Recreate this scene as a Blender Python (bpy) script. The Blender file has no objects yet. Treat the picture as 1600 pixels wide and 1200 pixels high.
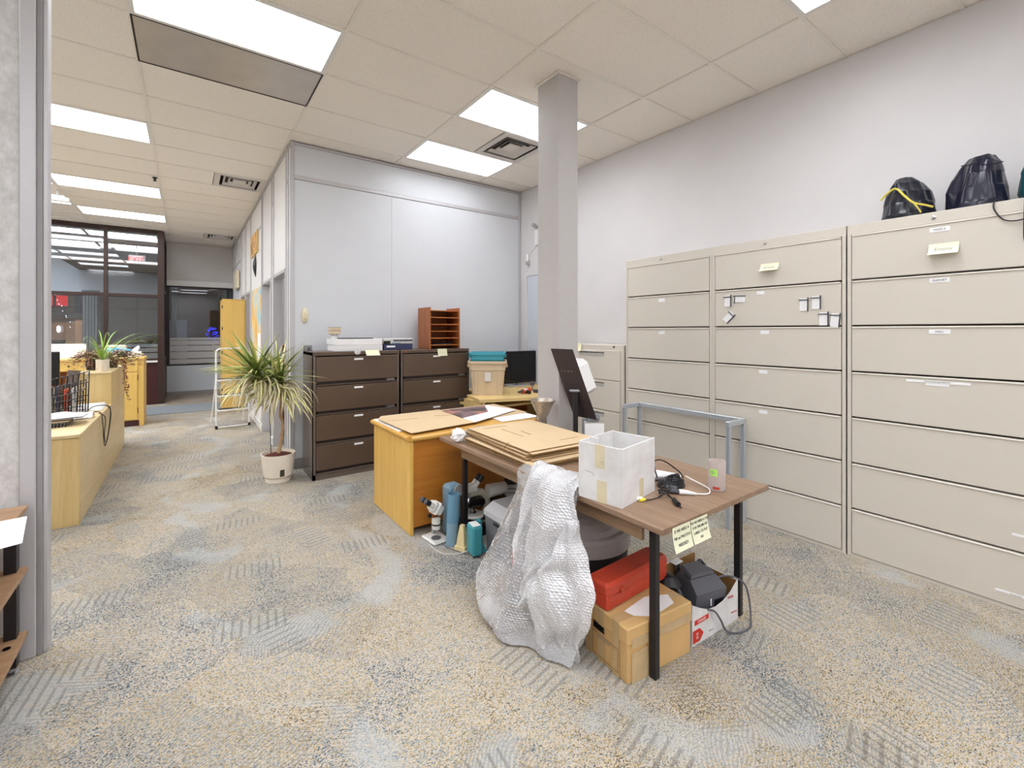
import bpy, math, random
import numpy as np
from math import sin, cos, pi, radians, sqrt
from mathutils import Vector, Matrix
random.seed(7)
S = bpy.context.scene
COL = S.collection

# ---------------------------------------------------------------- camera, world, exposure
EYE = 1.5
YAW = 0.599
cam_d = bpy.data.cameras.new('camera')
cam = bpy.data.objects.new('camera', cam_d); COL.objects.link(cam)
cam.location = (0, 0, EYE); cam.rotation_euler = (pi/2, 0, -YAW)
cam_d.sensor_fit = 'HORIZONTAL'; cam_d.sensor_width = 36
cam_d.lens = 688/1600*36
cam_d.shift_x = 38/1600; cam_d.shift_y = -82.5/1600
cam_d.clip_start = 0.05; cam_d.clip_end = 200
S.camera = cam
W = bpy.data.worlds.new('night_sky'); S.world = W; W.use_nodes = True
W.node_tree.nodes['Background'].inputs[0].default_value = (0.012, 0.016, 0.03, 1)
W.node_tree.nodes['Background'].inputs[1].default_value = 1.0
S.view_settings.view_transform = 'Standard'; S.view_settings.look = 'None'
S.view_settings.gamma = 1; S.view_settings.use_curve_mapping = False
S.view_settings.exposure = 0.84
LAMP = 8.5          # radiance of the fluorescent diffusers
CEIL = 3.57

# ---------------------------------------------------------------- materials
def lin(r, g, b):
    f = lambda c: (c/255/12.92 if c/255 <= 0.04045 else ((c/255+0.055)/1.055)**2.4)
    return (f(r), f(g), f(b), 1)
class NT:
    def __init__(s, m): s.t = m.node_tree; s.n = s.t.nodes; s.l = s.t.links
    def add(s, typ, **kw):
        n = s.n.new(typ)
        for k, v in kw.items():
            if k.startswith('i_'): n.inputs[k[2:]].default_value = v
            elif k[0] == '_': n.inputs[int(k[1:])].default_value = v
            else: setattr(n, k, v)
        return n
    def link(s, a, b): s.l.new(a, b)
    def math(s, op, a, b=None, clamp=False):
        n = s.n.new('ShaderNodeMath'); n.operation = op; n.use_clamp = clamp
        for i, x in enumerate((a, b)):
            if x is None: continue
            if isinstance(x, (int, float)): n.inputs[i].default_value = x
            else: s.l.new(x, n.inputs[i])
        return n.outputs[0]
    def mix(s, fac, a, b, blend='MIX'):
        n = s.n.new('ShaderNodeMix'); n.data_type = 'RGBA'; n.blend_type = blend
        for i, x in ((0, fac), (6, a), (7, b)):
            if isinstance(x, (int, float, tuple)): n.inputs[i].default_value = x
            else: s.l.new(x, n.inputs[i])
        return n.outputs[2]
    def ramp(s, fac, stops, mode='LINEAR'):
        n = s.n.new('ShaderNodeValToRGB'); n.color_ramp.interpolation = mode
        e = n.color_ramp.elements
        while len(e) < len(stops): e.new(0.5)
        for x, (p, c) in zip(e, stops): x.position = p; x.color = c if isinstance(c, tuple) else (c, c, c, 1)
        s.l.new(fac, n.inputs[0]); return n.outputs[0]
MATS = {}
def new(name):
    m = bpy.data.materials.new(name); m.use_nodes = True
    t = NT(m); b = t.n['Principled BSDF']; MATS[name] = m
    return m, t, b
def coords(t, scale=(1, 1, 1), rot=(0, 0, 0)):
    tc = t.add('ShaderNodeTexCoord'); mp = t.add('ShaderNodeMapping')
    mp.inputs['Scale'].default_value = scale; mp.inputs['Rotation'].default_value = rot
    t.link(tc.outputs['Object'], mp.inputs[0]); return mp.outputs[0]
def plain(name, c, rough=0.5, metal=0, var=0.06, nscale=14, bump=0, bscale=200, spec=0.5, trans=0, alpha=1, ior=1.45):
    m, t, b = new(name); co = coords(t)
    base = lin(*c)
    if var:
        n = t.add('ShaderNodeTexNoise', i_Scale=nscale, i_Detail=4); t.link(co, n.inputs['Vector'])
        d = tuple(x*(1-var) for x in base[:3])+(1,); u = tuple(min(1, x*(1+var)) for x in base[:3])+(1,)
        t.link(t.ramp(n.outputs[0], [(0.3, d), (0.7, u)]), b.inputs['Base Color'])
    else: b.inputs['Base Color'].default_value = base
    b.inputs['Roughness'].default_value = rough; b.inputs['Metallic'].default_value = metal
    b.inputs['Specular IOR Level'].default_value = spec; b.inputs['IOR'].default_value = ior
    b.inputs['Transmission Weight'].default_value = trans; b.inputs['Alpha'].default_value = alpha
    if bump:
        n2 = t.add('ShaderNodeTexNoise', i_Scale=bscale, i_Detail=3); t.link(co, n2.inputs['Vector'])
        bp = t.add('ShaderNodeBump', i_Strength=bump, i_Distance=0.003); t.link(n2.outputs[0], bp.inputs['Height']); t.link(bp.outputs[0], b.inputs['Normal'])
    return m
def wood(name, c1, c2, axis='X', rough=0.4, scale=1.0, contrast=1.0):
    m, t, b = new(name)
    sc = {'X': (1.2, 16, 16), 'Y': (16, 1.2, 16), 'Z': (16, 16, 1.2)}[axis]
    co = coords(t, tuple(x*scale for x in sc))
    n = t.add('ShaderNodeTexNoise', i_Scale=1.6, i_Detail=6, i_Roughness=0.6, i_Distortion=0.6); t.link(co, n.inputs['Vector'])
    n2 = t.add('ShaderNodeTexNoise', i_Scale=9, i_Detail=3); t.link(co, n2.inputs['Vector'])
    f = t.math('ADD', t.math('MULTIPLY', n.outputs[0], 0.75), t.math('MULTIPLY', n2.outputs[0], 0.25))
    t.link(t.ramp(f, [(0.5-0.2/contrast, lin(*c2)), (0.5+0.16/contrast, lin(*c1))]), b.inputs['Base Color'])
    b.inputs['Roughness'].default_value = rough
    return m
def emit(name, c, s):
    m = bpy.data.materials.new(name); m.use_nodes = True; t = NT(m)
    t.n.remove(t.n['Principled BSDF']); e = t.add('ShaderNodeEmission'); e.inputs[0].default_value = lin(*c); e.inputs[1].default_value = s
    t.link(e.outputs[0], t.n['Material Output'].inputs[0]); MATS[name] = m; return m
def glass(name, tint, refl=1.0, rough=0.0, haze=None, hz=0.0):
    m = bpy.data.materials.new(name); m.use_nodes = True; t = NT(m); t.n.remove(t.n['Principled BSDF'])
    tr = t.add('ShaderNodeBsdfTransparent'); tr.inputs[0].default_value = tint
    gl = t.add('ShaderNodeBsdfGlossy'); gl.inputs['Roughness'].default_value = rough
    fr = t.add('ShaderNodeFresnel', i_IOR=1.5); mx = t.add('ShaderNodeMixShader')
    f = t.math('MULTIPLY', fr.outputs[0], refl, clamp=True)
    t.link(f, mx.inputs[0]); t.link(tr.outputs[0], mx.inputs[1]); t.link(gl.outputs[0], mx.inputs[2])
    out = mx.outputs[0]
    if hz:
        df = t.add('ShaderNodeBsdfDiffuse'); df.inputs[0].default_value = haze
        tl = t.add('ShaderNodeBsdfTranslucent'); tl.inputs[0].default_value = haze
        ad = t.add('ShaderNodeMixShader'); ad.inputs[0].default_value = 0.4
        t.link(df.outputs[0], ad.inputs[1]); t.link(tl.outputs[0], ad.inputs[2])
        m2 = t.add('ShaderNodeMixShader'); m2.inputs[0].default_value = hz
        t.link(out, m2.inputs[1]); t.link(ad.outputs[0], m2.inputs[2]); out = m2.outputs[0]
    t.link(out, t.n['Material Output'].inputs[0]); MATS[name] = m; return m

def carpet():
    m, t, b = new('carpet'); co = coords(t)
    # yarn loops: one random colour each, slightly elongated
    mp = t.add('ShaderNodeMapping'); mp.inputs['Scale'].default_value = (1, 1.7, 1); mp.inputs['Rotation'].default_value = (0, 0, 0.5); t.link(co, mp.inputs[0])
    v = t.add('ShaderNodeTexVoronoi', i_Scale=205, voronoi_dimensions='2D'); t.link(mp.outputs[0], v.inputs['Vector'])
    sp = t.add('ShaderNodeSeparateColor'); t.link(v.outputs['Color'], sp.inputs[0])
    # large woven patches
    wob = t.add('ShaderNodeTexNoise', i_Scale=2.2, i_Detail=2); t.link(co, wob.inputs['Vector'])
    wv = t.add('ShaderNodeVectorMath', operation='MULTIPLY_ADD'); t.link(wob.outputs['Color'], wv.inputs[0]); wv.inputs[1].default_value = (0.35, 0.35, 0); t.link(co, wv.inputs[2])
    pv = t.add('ShaderNodeTexVoronoi', i_Scale=1.9, voronoi_dimensions='2D'); t.link(wv.outputs[0], pv.inputs['Vector'])
    ps = t.add('ShaderNodeSeparateColor'); t.link(pv.outputs['Color'], ps.inputs[0])
    pn = t.add('ShaderNodeTexNoise', i_Scale=1.5, i_Detail=3, i_Distortion=0.8); t.link(co, pn.inputs['Vector'])
    patch = t.math('ADD', t.math('MULTIPLY', t.math('SUBTRACT', pn.outputs[0], 0.5), 1.5), t.math('MULTIPLY', t.math('SUBTRACT', ps.outputs[0], 0.5), 0.34))
    f = t.math('ADD', t.math('ADD', t.math('MULTIPLY', sp.outputs[0], 0.62), 0.19), t.math('MULTIPLY', patch, 0.54), clamp=True)
    colr = t.ramp(f, [(0.0, lin(78, 88, 94)), (0.2, lin(130, 140, 146)), (0.30, lin(174, 178, 178)), (0.41, lin(202, 196, 186)), (0.52, lin(212, 196, 172)),
                      (0.60, lin(200, 182, 154)), (0.71, lin(186, 164, 112)), (0.78, lin(148, 136, 112)), (0.86, lin(92, 86, 78))], 'CONSTANT')
    # pale curved swirls
    sv = t.add('ShaderNodeTexVoronoi', i_Scale=0.75, voronoi_dimensions='2D'); t.link(wv.outputs[0], sv.inputs['Vector'])
    ring = t.ramp(sv.outputs['Distance'], [(0.36, 0.0), (0.40, 1.0), (0.48, 1.0), (0.52, 0.0)])
    gate = t.ramp(wob.outputs[0], [(0.47, 0.0), (0.52, 1.0)])
    rg = t.math('MULTIPLY', t.math('MULTIPLY', ring, gate), 0.45)
    colr = t.mix(rg, colr, lin(192, 198, 200))
    # ribbed strips, two directions
    def ribs(rot, chan, lo, hi, period):
        mr = t.add('ShaderNodeMapping'); mr.inputs['Rotation'].default_value = (0, 0, rot); t.link(co, mr.inputs[0])
        w = t.add('ShaderNodeTexWave', i_Scale=2*pi/20/period, i_Distortion=0.25, wave_profile='SIN'); w.inputs['Detail Scale'].default_value = 30; t.link(mr.outputs[0], w.inputs['Vector'])
        ms = t.add('ShaderNodeMapping'); ms.inputs['Scale'].default_value = (0.75, 1.6, 1); t.link(mr.outputs[0], ms.inputs[0])
        cell = t.add('ShaderNodeTexVoronoi', i_Scale=2.0, voronoi_dimensions='2D', distance='CHEBYCHEV'); t.link(ms.outputs[0], cell.inputs['Vector'])
        cs = t.add('ShaderNodeSeparateColor'); t.link(cell.outputs['Color'], cs.inputs[0])
        msk = t.math('MULTIPLY', t.math('GREATER_THAN', cs.outputs[chan], lo), t.math('LESS_THAN', cell.outputs['Distance'], hi))
        return w.outputs[0], msk
    w1, m1 = ribs(0.12, 0, 0.66, 0.25, 0.040); w2, m2 = ribs(1.35, 1, 0.70, 0.25, 0.044); w3, m3 = ribs(2.1, 2, 0.55, 0.36, 0.018)
    g = lambda w, k: t.math('MULTIPLY', t.math('SUBTRACT', 1.0, t.ramp(w, [(0.08, 0.0), (0.34, 1.0)])), k)
    dark = t.math('ADD', t.math('ADD', g(w1, t.math('MULTIPLY', m1, 0.6)), g(w2, t.math('MULTIPLY', m2, 0.6))), g(w3, t.math('MULTIPLY', t.math('MULTIPLY', m3, t.math('SUBTRACT', 1.0, t.math('MAXIMUM', m1, m2))), 0.4)), clamp=True)
    rg2 = t.math('MULTIPLY', t.math('MAXIMUM', m1, m2), 0.22); colr = t.mix(rg2, colr, lin(188, 192, 192))
    colr = t.mix(t.math('MULTIPLY', dark, 0.8, clamp=True), colr, lin(118, 115, 107))
    tr_ = t.add('ShaderNodeMapping'); tr_.inputs['Rotation'].default_value = (0, 0, 0.9); t.link(wv.outputs[0], tr_.inputs[0])
    tw = t.add('ShaderNodeTexWave', i_Scale=2*pi/20/0.0135, i_Distortion=1.2, wave_profile='SIN'); tw.inputs['Detail Scale'].default_value = 6; t.link(tr_.outputs[0], tw.inputs['Vector'])
    colr = t.mix(t.math('MULTIPLY', t.math('SUBTRACT', 1.0, tw.outputs[0]), t.math('MULTIPLY', t.ramp(ps.outputs[1], [(0.3, 0.0), (0.5, 1.0)]), 0.34)), colr, lin(120, 116, 106))
    colr = t.mix(1.0, colr, lin(247, 246, 245), 'MULTIPLY')
    t.link(colr, b.inputs['Base Color']); b.inputs['Roughness'].default_value = 0.95; b.inputs['Specular IOR Level'].default_value = 0.1
    h = t.math('SUBTRACT', t.math('SUBTRACT', 1.0, t.math('MULTIPLY', v.outputs['Distance'], 1.2)), dark)
    bp = t.add('ShaderNodeBump', i_Strength=0.55, i_Distance=0.004); t.link(h, bp.inputs['Height']); t.link(bp.outputs[0], b.inputs['Normal'])
    return m
carpet()
def tile_mat():
    m, t, b = new('ceiling_tile'); co = coords(t)
    n = t.add('ShaderNodeTexNoise', i_Scale=110, i_Detail=3, i_Roughness=0.7); t.link(co, n.inputs['Vector'])
    t.link(t.ramp(n.outputs[0], [(0.3, lin(210, 200, 188)), (0.42, lin(242, 235, 226)), (0.7, lin(247, 241, 233))]), b.inputs['Base Color'])
    b.inputs['Roughness'].default_value = 0.95
    bp = t.add('ShaderNodeBump', i_Strength=0.5, i_Distance=0.003); t.link(n.outputs[0], bp.inputs['Height']); t.link(bp.outputs[0], b.inputs['Normal'])
tile_mat()
plain('tee_bar', (236, 230, 221), 0.5, var=0.02)
plain('wall_paint', (220, 217, 217), 0.8, var=0.02, nscale=3)
plain('white_panel', (214, 216, 220), 0.42, var=0.015, nscale=4)
plain('panel_cream', (234, 232, 230), 0.5, var=0.02)
plain('aluminium', (196, 194, 196), 0.42, 0.25, var=0.02)
plain('column_paint', (190, 186, 184), 0.6, var=0.015)
plain('bulkhead', (216, 211, 207), 0.8, var=0.03)
plain('pale_wall', (206, 212, 220), 0.8, var=0.02)
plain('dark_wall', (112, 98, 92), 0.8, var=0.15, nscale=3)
plain('base_vinyl', (150, 146, 146), 0.5, var=0.03)
def fabric_wall():
    m, t, b = new('fabric_wall'); co = coords(t, (1, 1, 0.6))
    n = t.add('ShaderNodeTexNoise', i_Scale=26, i_Detail=6, i_Roughness=0.75); t.link(co, n.inputs['Vector'])
    t.link(t.ramp(n.outputs[0], [(0.32, lin(190, 187, 184)), (0.66, lin(222, 219, 217))]), b.inputs['Base Color']); b.inputs['Roughness'].default_value = 0.95
fabric_wall()
def prismatic(name, LAMP):      # lens panel: brighter straight down than at a shallow angle
    m = emit(name, (246, 249, 255), LAMP); t = NT(m); e = t.n['Emission']
    g = t.add('ShaderNodeNewGeometry'); d = t.add('ShaderNodeVectorMath', operation='DOT_PRODUCT'); t.link(g.outputs['Normal'], d.inputs[0]); t.link(g.outputs['Incoming'], d.inputs[1])
    c = t.math('ABSOLUTE', d.outputs['Value']); t.link(t.math('MULTIPLY', t.math('ADD', t.math('MULTIPLY', c, 0.5), 0.5), LAMP), e.inputs[1])
prismatic('lamp_diffuser', LAMP); prismatic('lamp_diffuser_dim', LAMP*0.5)
emit('red_glow', (235, 40, 45), 0.9); emit('white_glow', (235, 240, 255), 2.2); emit('blue_glow', (60, 70, 255), 1.6); emit('exit_face', (250, 226, 226), 0.75); emit('tube_glow', (240, 248, 250), 24.0)
plain('fixture_white', (230, 228, 224), 0.4, var=0.01)
plain('grey_louvre', (196, 190, 184), 0.3, 0.35, var=0.05, nscale=6)
plain('vent_white', (214, 208, 202), 0.45, var=0.01); plain('vent_dark', (52, 46, 44), 0.8, var=0)
plain('beige_metal', (210, 203, 191), 0.38, var=0.008, nscale=3)
plain('beige_edge', (222, 216, 205), 0.38, var=0.008)
plain('gap_dark', (62, 54, 42), 0.7, var=0)
plain('brown_metal', (93, 75, 62), 0.3, var=0.03, nscale=3); plain('brown_dark', (38, 28, 24), 0.5, var=0)
plain('brown_side', (118, 106, 98), 0.22, 0.35, var=0.03)
plain('label_white', (242, 242, 242), 0.6, var=0); plain('label_grey', (222, 220, 216), 0.5, var=0)
plain('chrome', (196, 196, 198), 0.2, 0.9, var=0); plain('steel', (150, 150, 152), 0.35, 0.8, var=0.04)
plain('ink', (56, 54, 60), 0.7, var=0); plain('ink_grey', (130, 130, 134), 0.7, var=0); plain('ink_red', (206, 52, 36), 0.6, var=0); plain('ink_white', (250, 244, 240), 0.6, var=0)
plain('sticky_yellow', (247, 244, 208), 0.7, var=0.02); plain('sticky_pale', (232, 232, 200), 0.7, var=0.02); plain('sticky_green', (176, 240, 104), 0.6, var=0.02)
plain('paper', (246, 245, 244), 0.7, var=0.015); plain('paper_grey', (214, 212, 212), 0.7, var=0.03)
wood('oak_yellow', (234, 194, 106), (216, 166, 78), 'Z', 0.38)
wood('oak_yellow_x', (226, 178, 94), (206, 152, 68), 'X', 0.35)
wood('oak_deep', (196, 128, 48), (178, 108, 34), 'X', 0.4)
wood('oak_pale', (226, 200, 144), (208, 176, 112), 'Z', 0.42, 0.7)
wood('oak_pale_y', (224, 202, 156), (206, 180, 130), 'Y', 0.42, 0.7)
wood('birch', (228, 192, 110), (216, 176, 92), 'Z', 0.4, 0.6)
wood('maple_desk', (236, 208, 146), (228, 196, 130), 'X', 0.4, 0.8)
wood('walnut', (158, 130, 106), (118, 92, 72), 'Y', 0.36, 0.9, 1.0)
wood('walnut_edge', (166, 136, 106), (122, 94, 68), 'Y', 0.4, 0.9, 1.0)
wood('shelf_wood', (182, 146, 112), (152, 116, 84), 'X', 0.4, 1.0)
wood('tray_wood', (184, 112, 62), (156, 86, 42), 'Z', 0.42, 1.0); wood('tray_shelf', (198, 124, 66), (174, 100, 48), 'X', 0.42, 1.0)
plain('brown_frame', (66, 50, 45), 0.35, 0.3, var=0.04); plain('dark_frame', (40, 28, 30), 0.3, 0.2, var=0.05); plain('maroon_panel', (66, 34, 34), 0.4, var=0.06)
plain('red_brown', (146, 78, 26), 0.5, var=0.08)
plain('cardboard', (212, 186, 148), 0.75, var=0.03, nscale=5); plain('cardboard_edge', (158, 124, 78), 0.85, var=0.2, nscale=60); plain('cardboard_box', (206, 168, 112), 0.7, var=0.06, nscale=5); plain('cardboard_in', (150, 110, 62), 0.8, var=0.08)
plain('packing_tape', (216, 184, 134), 0.16, var=0.05, nscale=9, alpha=0.75); plain('clear_tape', (226, 200, 156), 0.12, var=0.1, alpha=0.5); plain('tan_tape', (216, 204, 172), 0.3, var=0.06)
def white_board():
    m, t, b = new('carton_white'); co = coords(t)
    w = t.add('ShaderNodeTexWave', i_Scale=26, i_Distortion=0.6, wave_profile='SIN'); t.link(coords(t, (1, 1, 0.02)), w.inputs['Vector'])
    n = t.add('ShaderNodeTexNoise', i_Scale=9, i_Detail=4); t.link(co, n.inputs['Vector'])
    t.link(t.ramp(n.outputs[0], [(0.3, lin(212, 208, 205)), (0.62, lin(228, 227, 226))]), b.inputs['Base Color']); b.inputs['Roughness'].default_value = 0.65
    bp = t.add('ShaderNodeBump', i_Strength=0.22, i_Distance=0.002); t.link(w.outputs[0], bp.inputs['Height']); t.link(bp.outputs[0], b.inputs['Normal'])
white_board()
plain('black_metal', (38, 35, 37), 0.38, 0.2, var=0.04); plain('black_plate', (62, 54, 56), 0.38, 0.25, var=0.03); plain('black_plastic', (24, 23, 26), 0.38, var=0.03); plain('screen_black', (10, 9, 10), 0.06, var=0)
plain('charcoal', (92, 92, 98), 0.42, var=0.04); plain('charcoal_dark', (70, 70, 77), 0.45, var=0.04)
plain('grey_alu', (190, 196, 202), 0.34, 0.4, var=0.02)
plain('white_plastic', (238, 237, 236), 0.35, var=0.01); plain('cream_plastic', (232, 222, 192), 0.4, var=0.02); plain('grey_plastic', (176, 174, 170), 0.45, var=0.04); plain('pale_grey', (204, 203, 200), 0.45, var=0.03)
plain('lid_grey', (182, 176, 173), 0.42, var=0.04); plain('bin_dark', (44, 40, 42), 0.5, var=0.03)
plain('cooler_lid', (192, 191, 192), 0.45, var=0.02); plain('cooler_body', (116, 115, 119), 0.5, var=0.03)
plain('micro_white', (224, 222, 216), 0.3, var=0.02); plain('micro_cream', (212, 204, 184), 0.35, var=0.03); plain('micro_black', (26, 22, 22), 0.18, var=0)
plain('blue_tube', (104, 148, 172), 0.6, var=0.05); plain('blue_tube_low', (128, 160, 178), 0.6, var=0.05); plain('teal', (66, 152, 162), 0.42, var=0.04)
plain('cone_cream', (228, 208, 160), 0.6, var=0.03); plain('toolbox_red', (194, 68, 46), 0.42, var=0.12, nscale=10); plain('orange', (220, 84, 44), 0.4, var=0.04); plain('navy', (54, 60, 92), 0.4, var=0.04); plain('yellow_plug', (226, 206, 60), 0.4, var=0)
plain('tote_beige', (214, 194, 164), 0.45, var=0.03); plain('tote_teal', (64, 158, 176), 0.4, var=0.04); plain('funnel_metal', (178, 168, 156), 0.34, 0.6, var=0.14, nscale=18)
plain('nylon_navy', (30, 30, 48), 0.26, var=0.15, nscale=5); plain('nylon_black', (30, 32, 42), 0.26, var=0.15, nscale=5); plain('nylon_teal', (36, 82, 92), 0.28, var=0.2, nscale=6); plain('cord_yellow', (222, 206, 84), 0.5, var=0.03)
plain('leaf_green', (150, 168, 84), 0.45, var=0.25, nscale=8); plain('leaf_stripe', (222, 216, 150), 0.45, var=0.15, nscale=8); plain('leaf_dry', (206, 196, 160), 0.6, var=0.2, nscale=9); plain('leaf_dark', (92, 112, 50), 0.45, var=0.2)
plain('trunk', (186, 154, 116), 0.8, var=0.2, nscale=30); plain('pot_cream', (238, 228, 212), 0.4, var=0.02); plain('soil', (96, 48, 36), 0.95, var=0.4, nscale=40)
plain('spider_green', (140, 176, 72), 0.5, var=0.2); plain('purple_leaf', (128, 60, 62), 0.5, var=0.35, nscale=30); plain('pale_leaf', (160, 160, 104), 0.5, var=0.3, nscale=30)
plain('ladder_white', (238, 236, 232), 0.35, var=0.01); plain('rubber', (34, 34, 36), 0.7, var=0)
plain('curtain_grey', (164, 170, 174), 0.8, var=0.04); plain('blue_bag', (86, 172, 214), 0.35, var=0.1); plain('mat_blue', (132, 140, 146), 0.95, var=0.06, nscale=60)
plain('far_floor', (156, 142, 126), 0.5, var=0.25, nscale=3); plain('tan_building', (176, 138, 108), 0.9, var=0.1); plain('night_ground', (50, 48, 48), 0.9, var=0.1); plain('dry_ground', (150, 128, 92), 0.95, var=0.3, nscale=2)
plain('frost', (206, 204, 204), 0.6, var=0.02, alpha=0.86)
glass('window_glass', (0.9, 0.93, 0.95, 1), 2.2); glass('night_glass', (0.8, 0.82, 0.85, 1), 1.4)
glass('cup_frost', (0.95, 0.93, 0.92, 1), 0.6, 0.3, lin(236, 226, 222), 0.52)
glass('clear_bag', (0.93, 0.95, 0.98, 1), 2.0, 0.12, lin(240, 242, 248), 0.25)
def bubble_mat(name, haze):
    m = bpy.data.materials.new(name); m.use_nodes = True; t = NT(m); t.n.remove(t.n['Principled BSDF']); MATS[name] = m
    tr = t.add('ShaderNodeBsdfTransparent'); tr.inputs[0].default_value = (0.97, 0.97, 0.985, 1)
    gl = t.add('ShaderNodeBsdfGlossy'); gl.inputs['Roughness'].default_value = 0.05; gl.inputs[0].default_value = (1, 1, 1, 1)
    df = t.add('ShaderNodeBsdfDiffuse'); df.inputs[0].default_value = lin(244, 244, 247)
    tl = t.add('ShaderNodeBsdfTranslucent'); tl.inputs[0].default_value = lin(244, 244, 248)
    n = t.add('ShaderNodeTexNoise', i_Scale=7, i_Detail=3); t.link(coords(t), n.inputs['Vector'])
    a = t.add('ShaderNodeMixShader'); a.inputs[0].default_value = 0.3; t.link(df.outputs[0], a.inputs[1]); t.link(tl.outputs[0], a.inputs[2])
    b2 = t.add('ShaderNodeMixShader'); t.link(t.math('ADD', t.math('MULTIPLY', n.outputs[0], 0.3), haze-0.15), b2.inputs[0]); t.link(tr.outputs[0], b2.inputs[1]); t.link(a.outputs[0], b2.inputs[2])
    lw = t.add('ShaderNodeFresnel', i_IOR=1.5); c = t.add('ShaderNodeMixShader'); t.link(t.math('ADD', t.math('MULTIPLY', lw.outputs[0], 1.6), 0.10, clamp=True), c.inputs[0]); t.link(b2.outputs[0], c.inputs[1]); t.link(gl.outputs[0], c.inputs[2])
    t.link(c.outputs[0], t.n['Material Output'].inputs[0])
bubble_mat('bubble_thin', 0.33); bubble_mat('bubble_thick', 0.80)
def blotch(name, stops, scale, dist=0.5):
    m, t, b = new(name); n = t.add('ShaderNodeTexNoise', i_Scale=scale, i_Detail=3, i_Distortion=dist); t.link(coords(t), n.inputs['Vector'])
    t.link(t.ramp(n.outputs[0], stops), b.inputs['Base Color']); b.inputs['Roughness'].default_value = 0.55
blotch('map_print', [(0.36, lin(160, 204, 208)), (0.45, lin(214, 214, 202)), (0.52, lin(238, 200, 118)), (0.62, lin(234, 176, 96)), (0.7, lin(210, 200, 180))], 2.4)
blotch('photo_print', [(0.36, lin(58, 52, 56)), (0.52, lin(130, 104, 104)), (0.68, lin(190, 126, 110))], 5)
blotch('art_print', [(0.35, lin(120, 84, 60)), (0.5, lin(226, 166, 80)), (0.62, lin(236, 190, 110)), (0.72, lin(90, 110, 140))], 4)
def M(n): return MATS[n]

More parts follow.
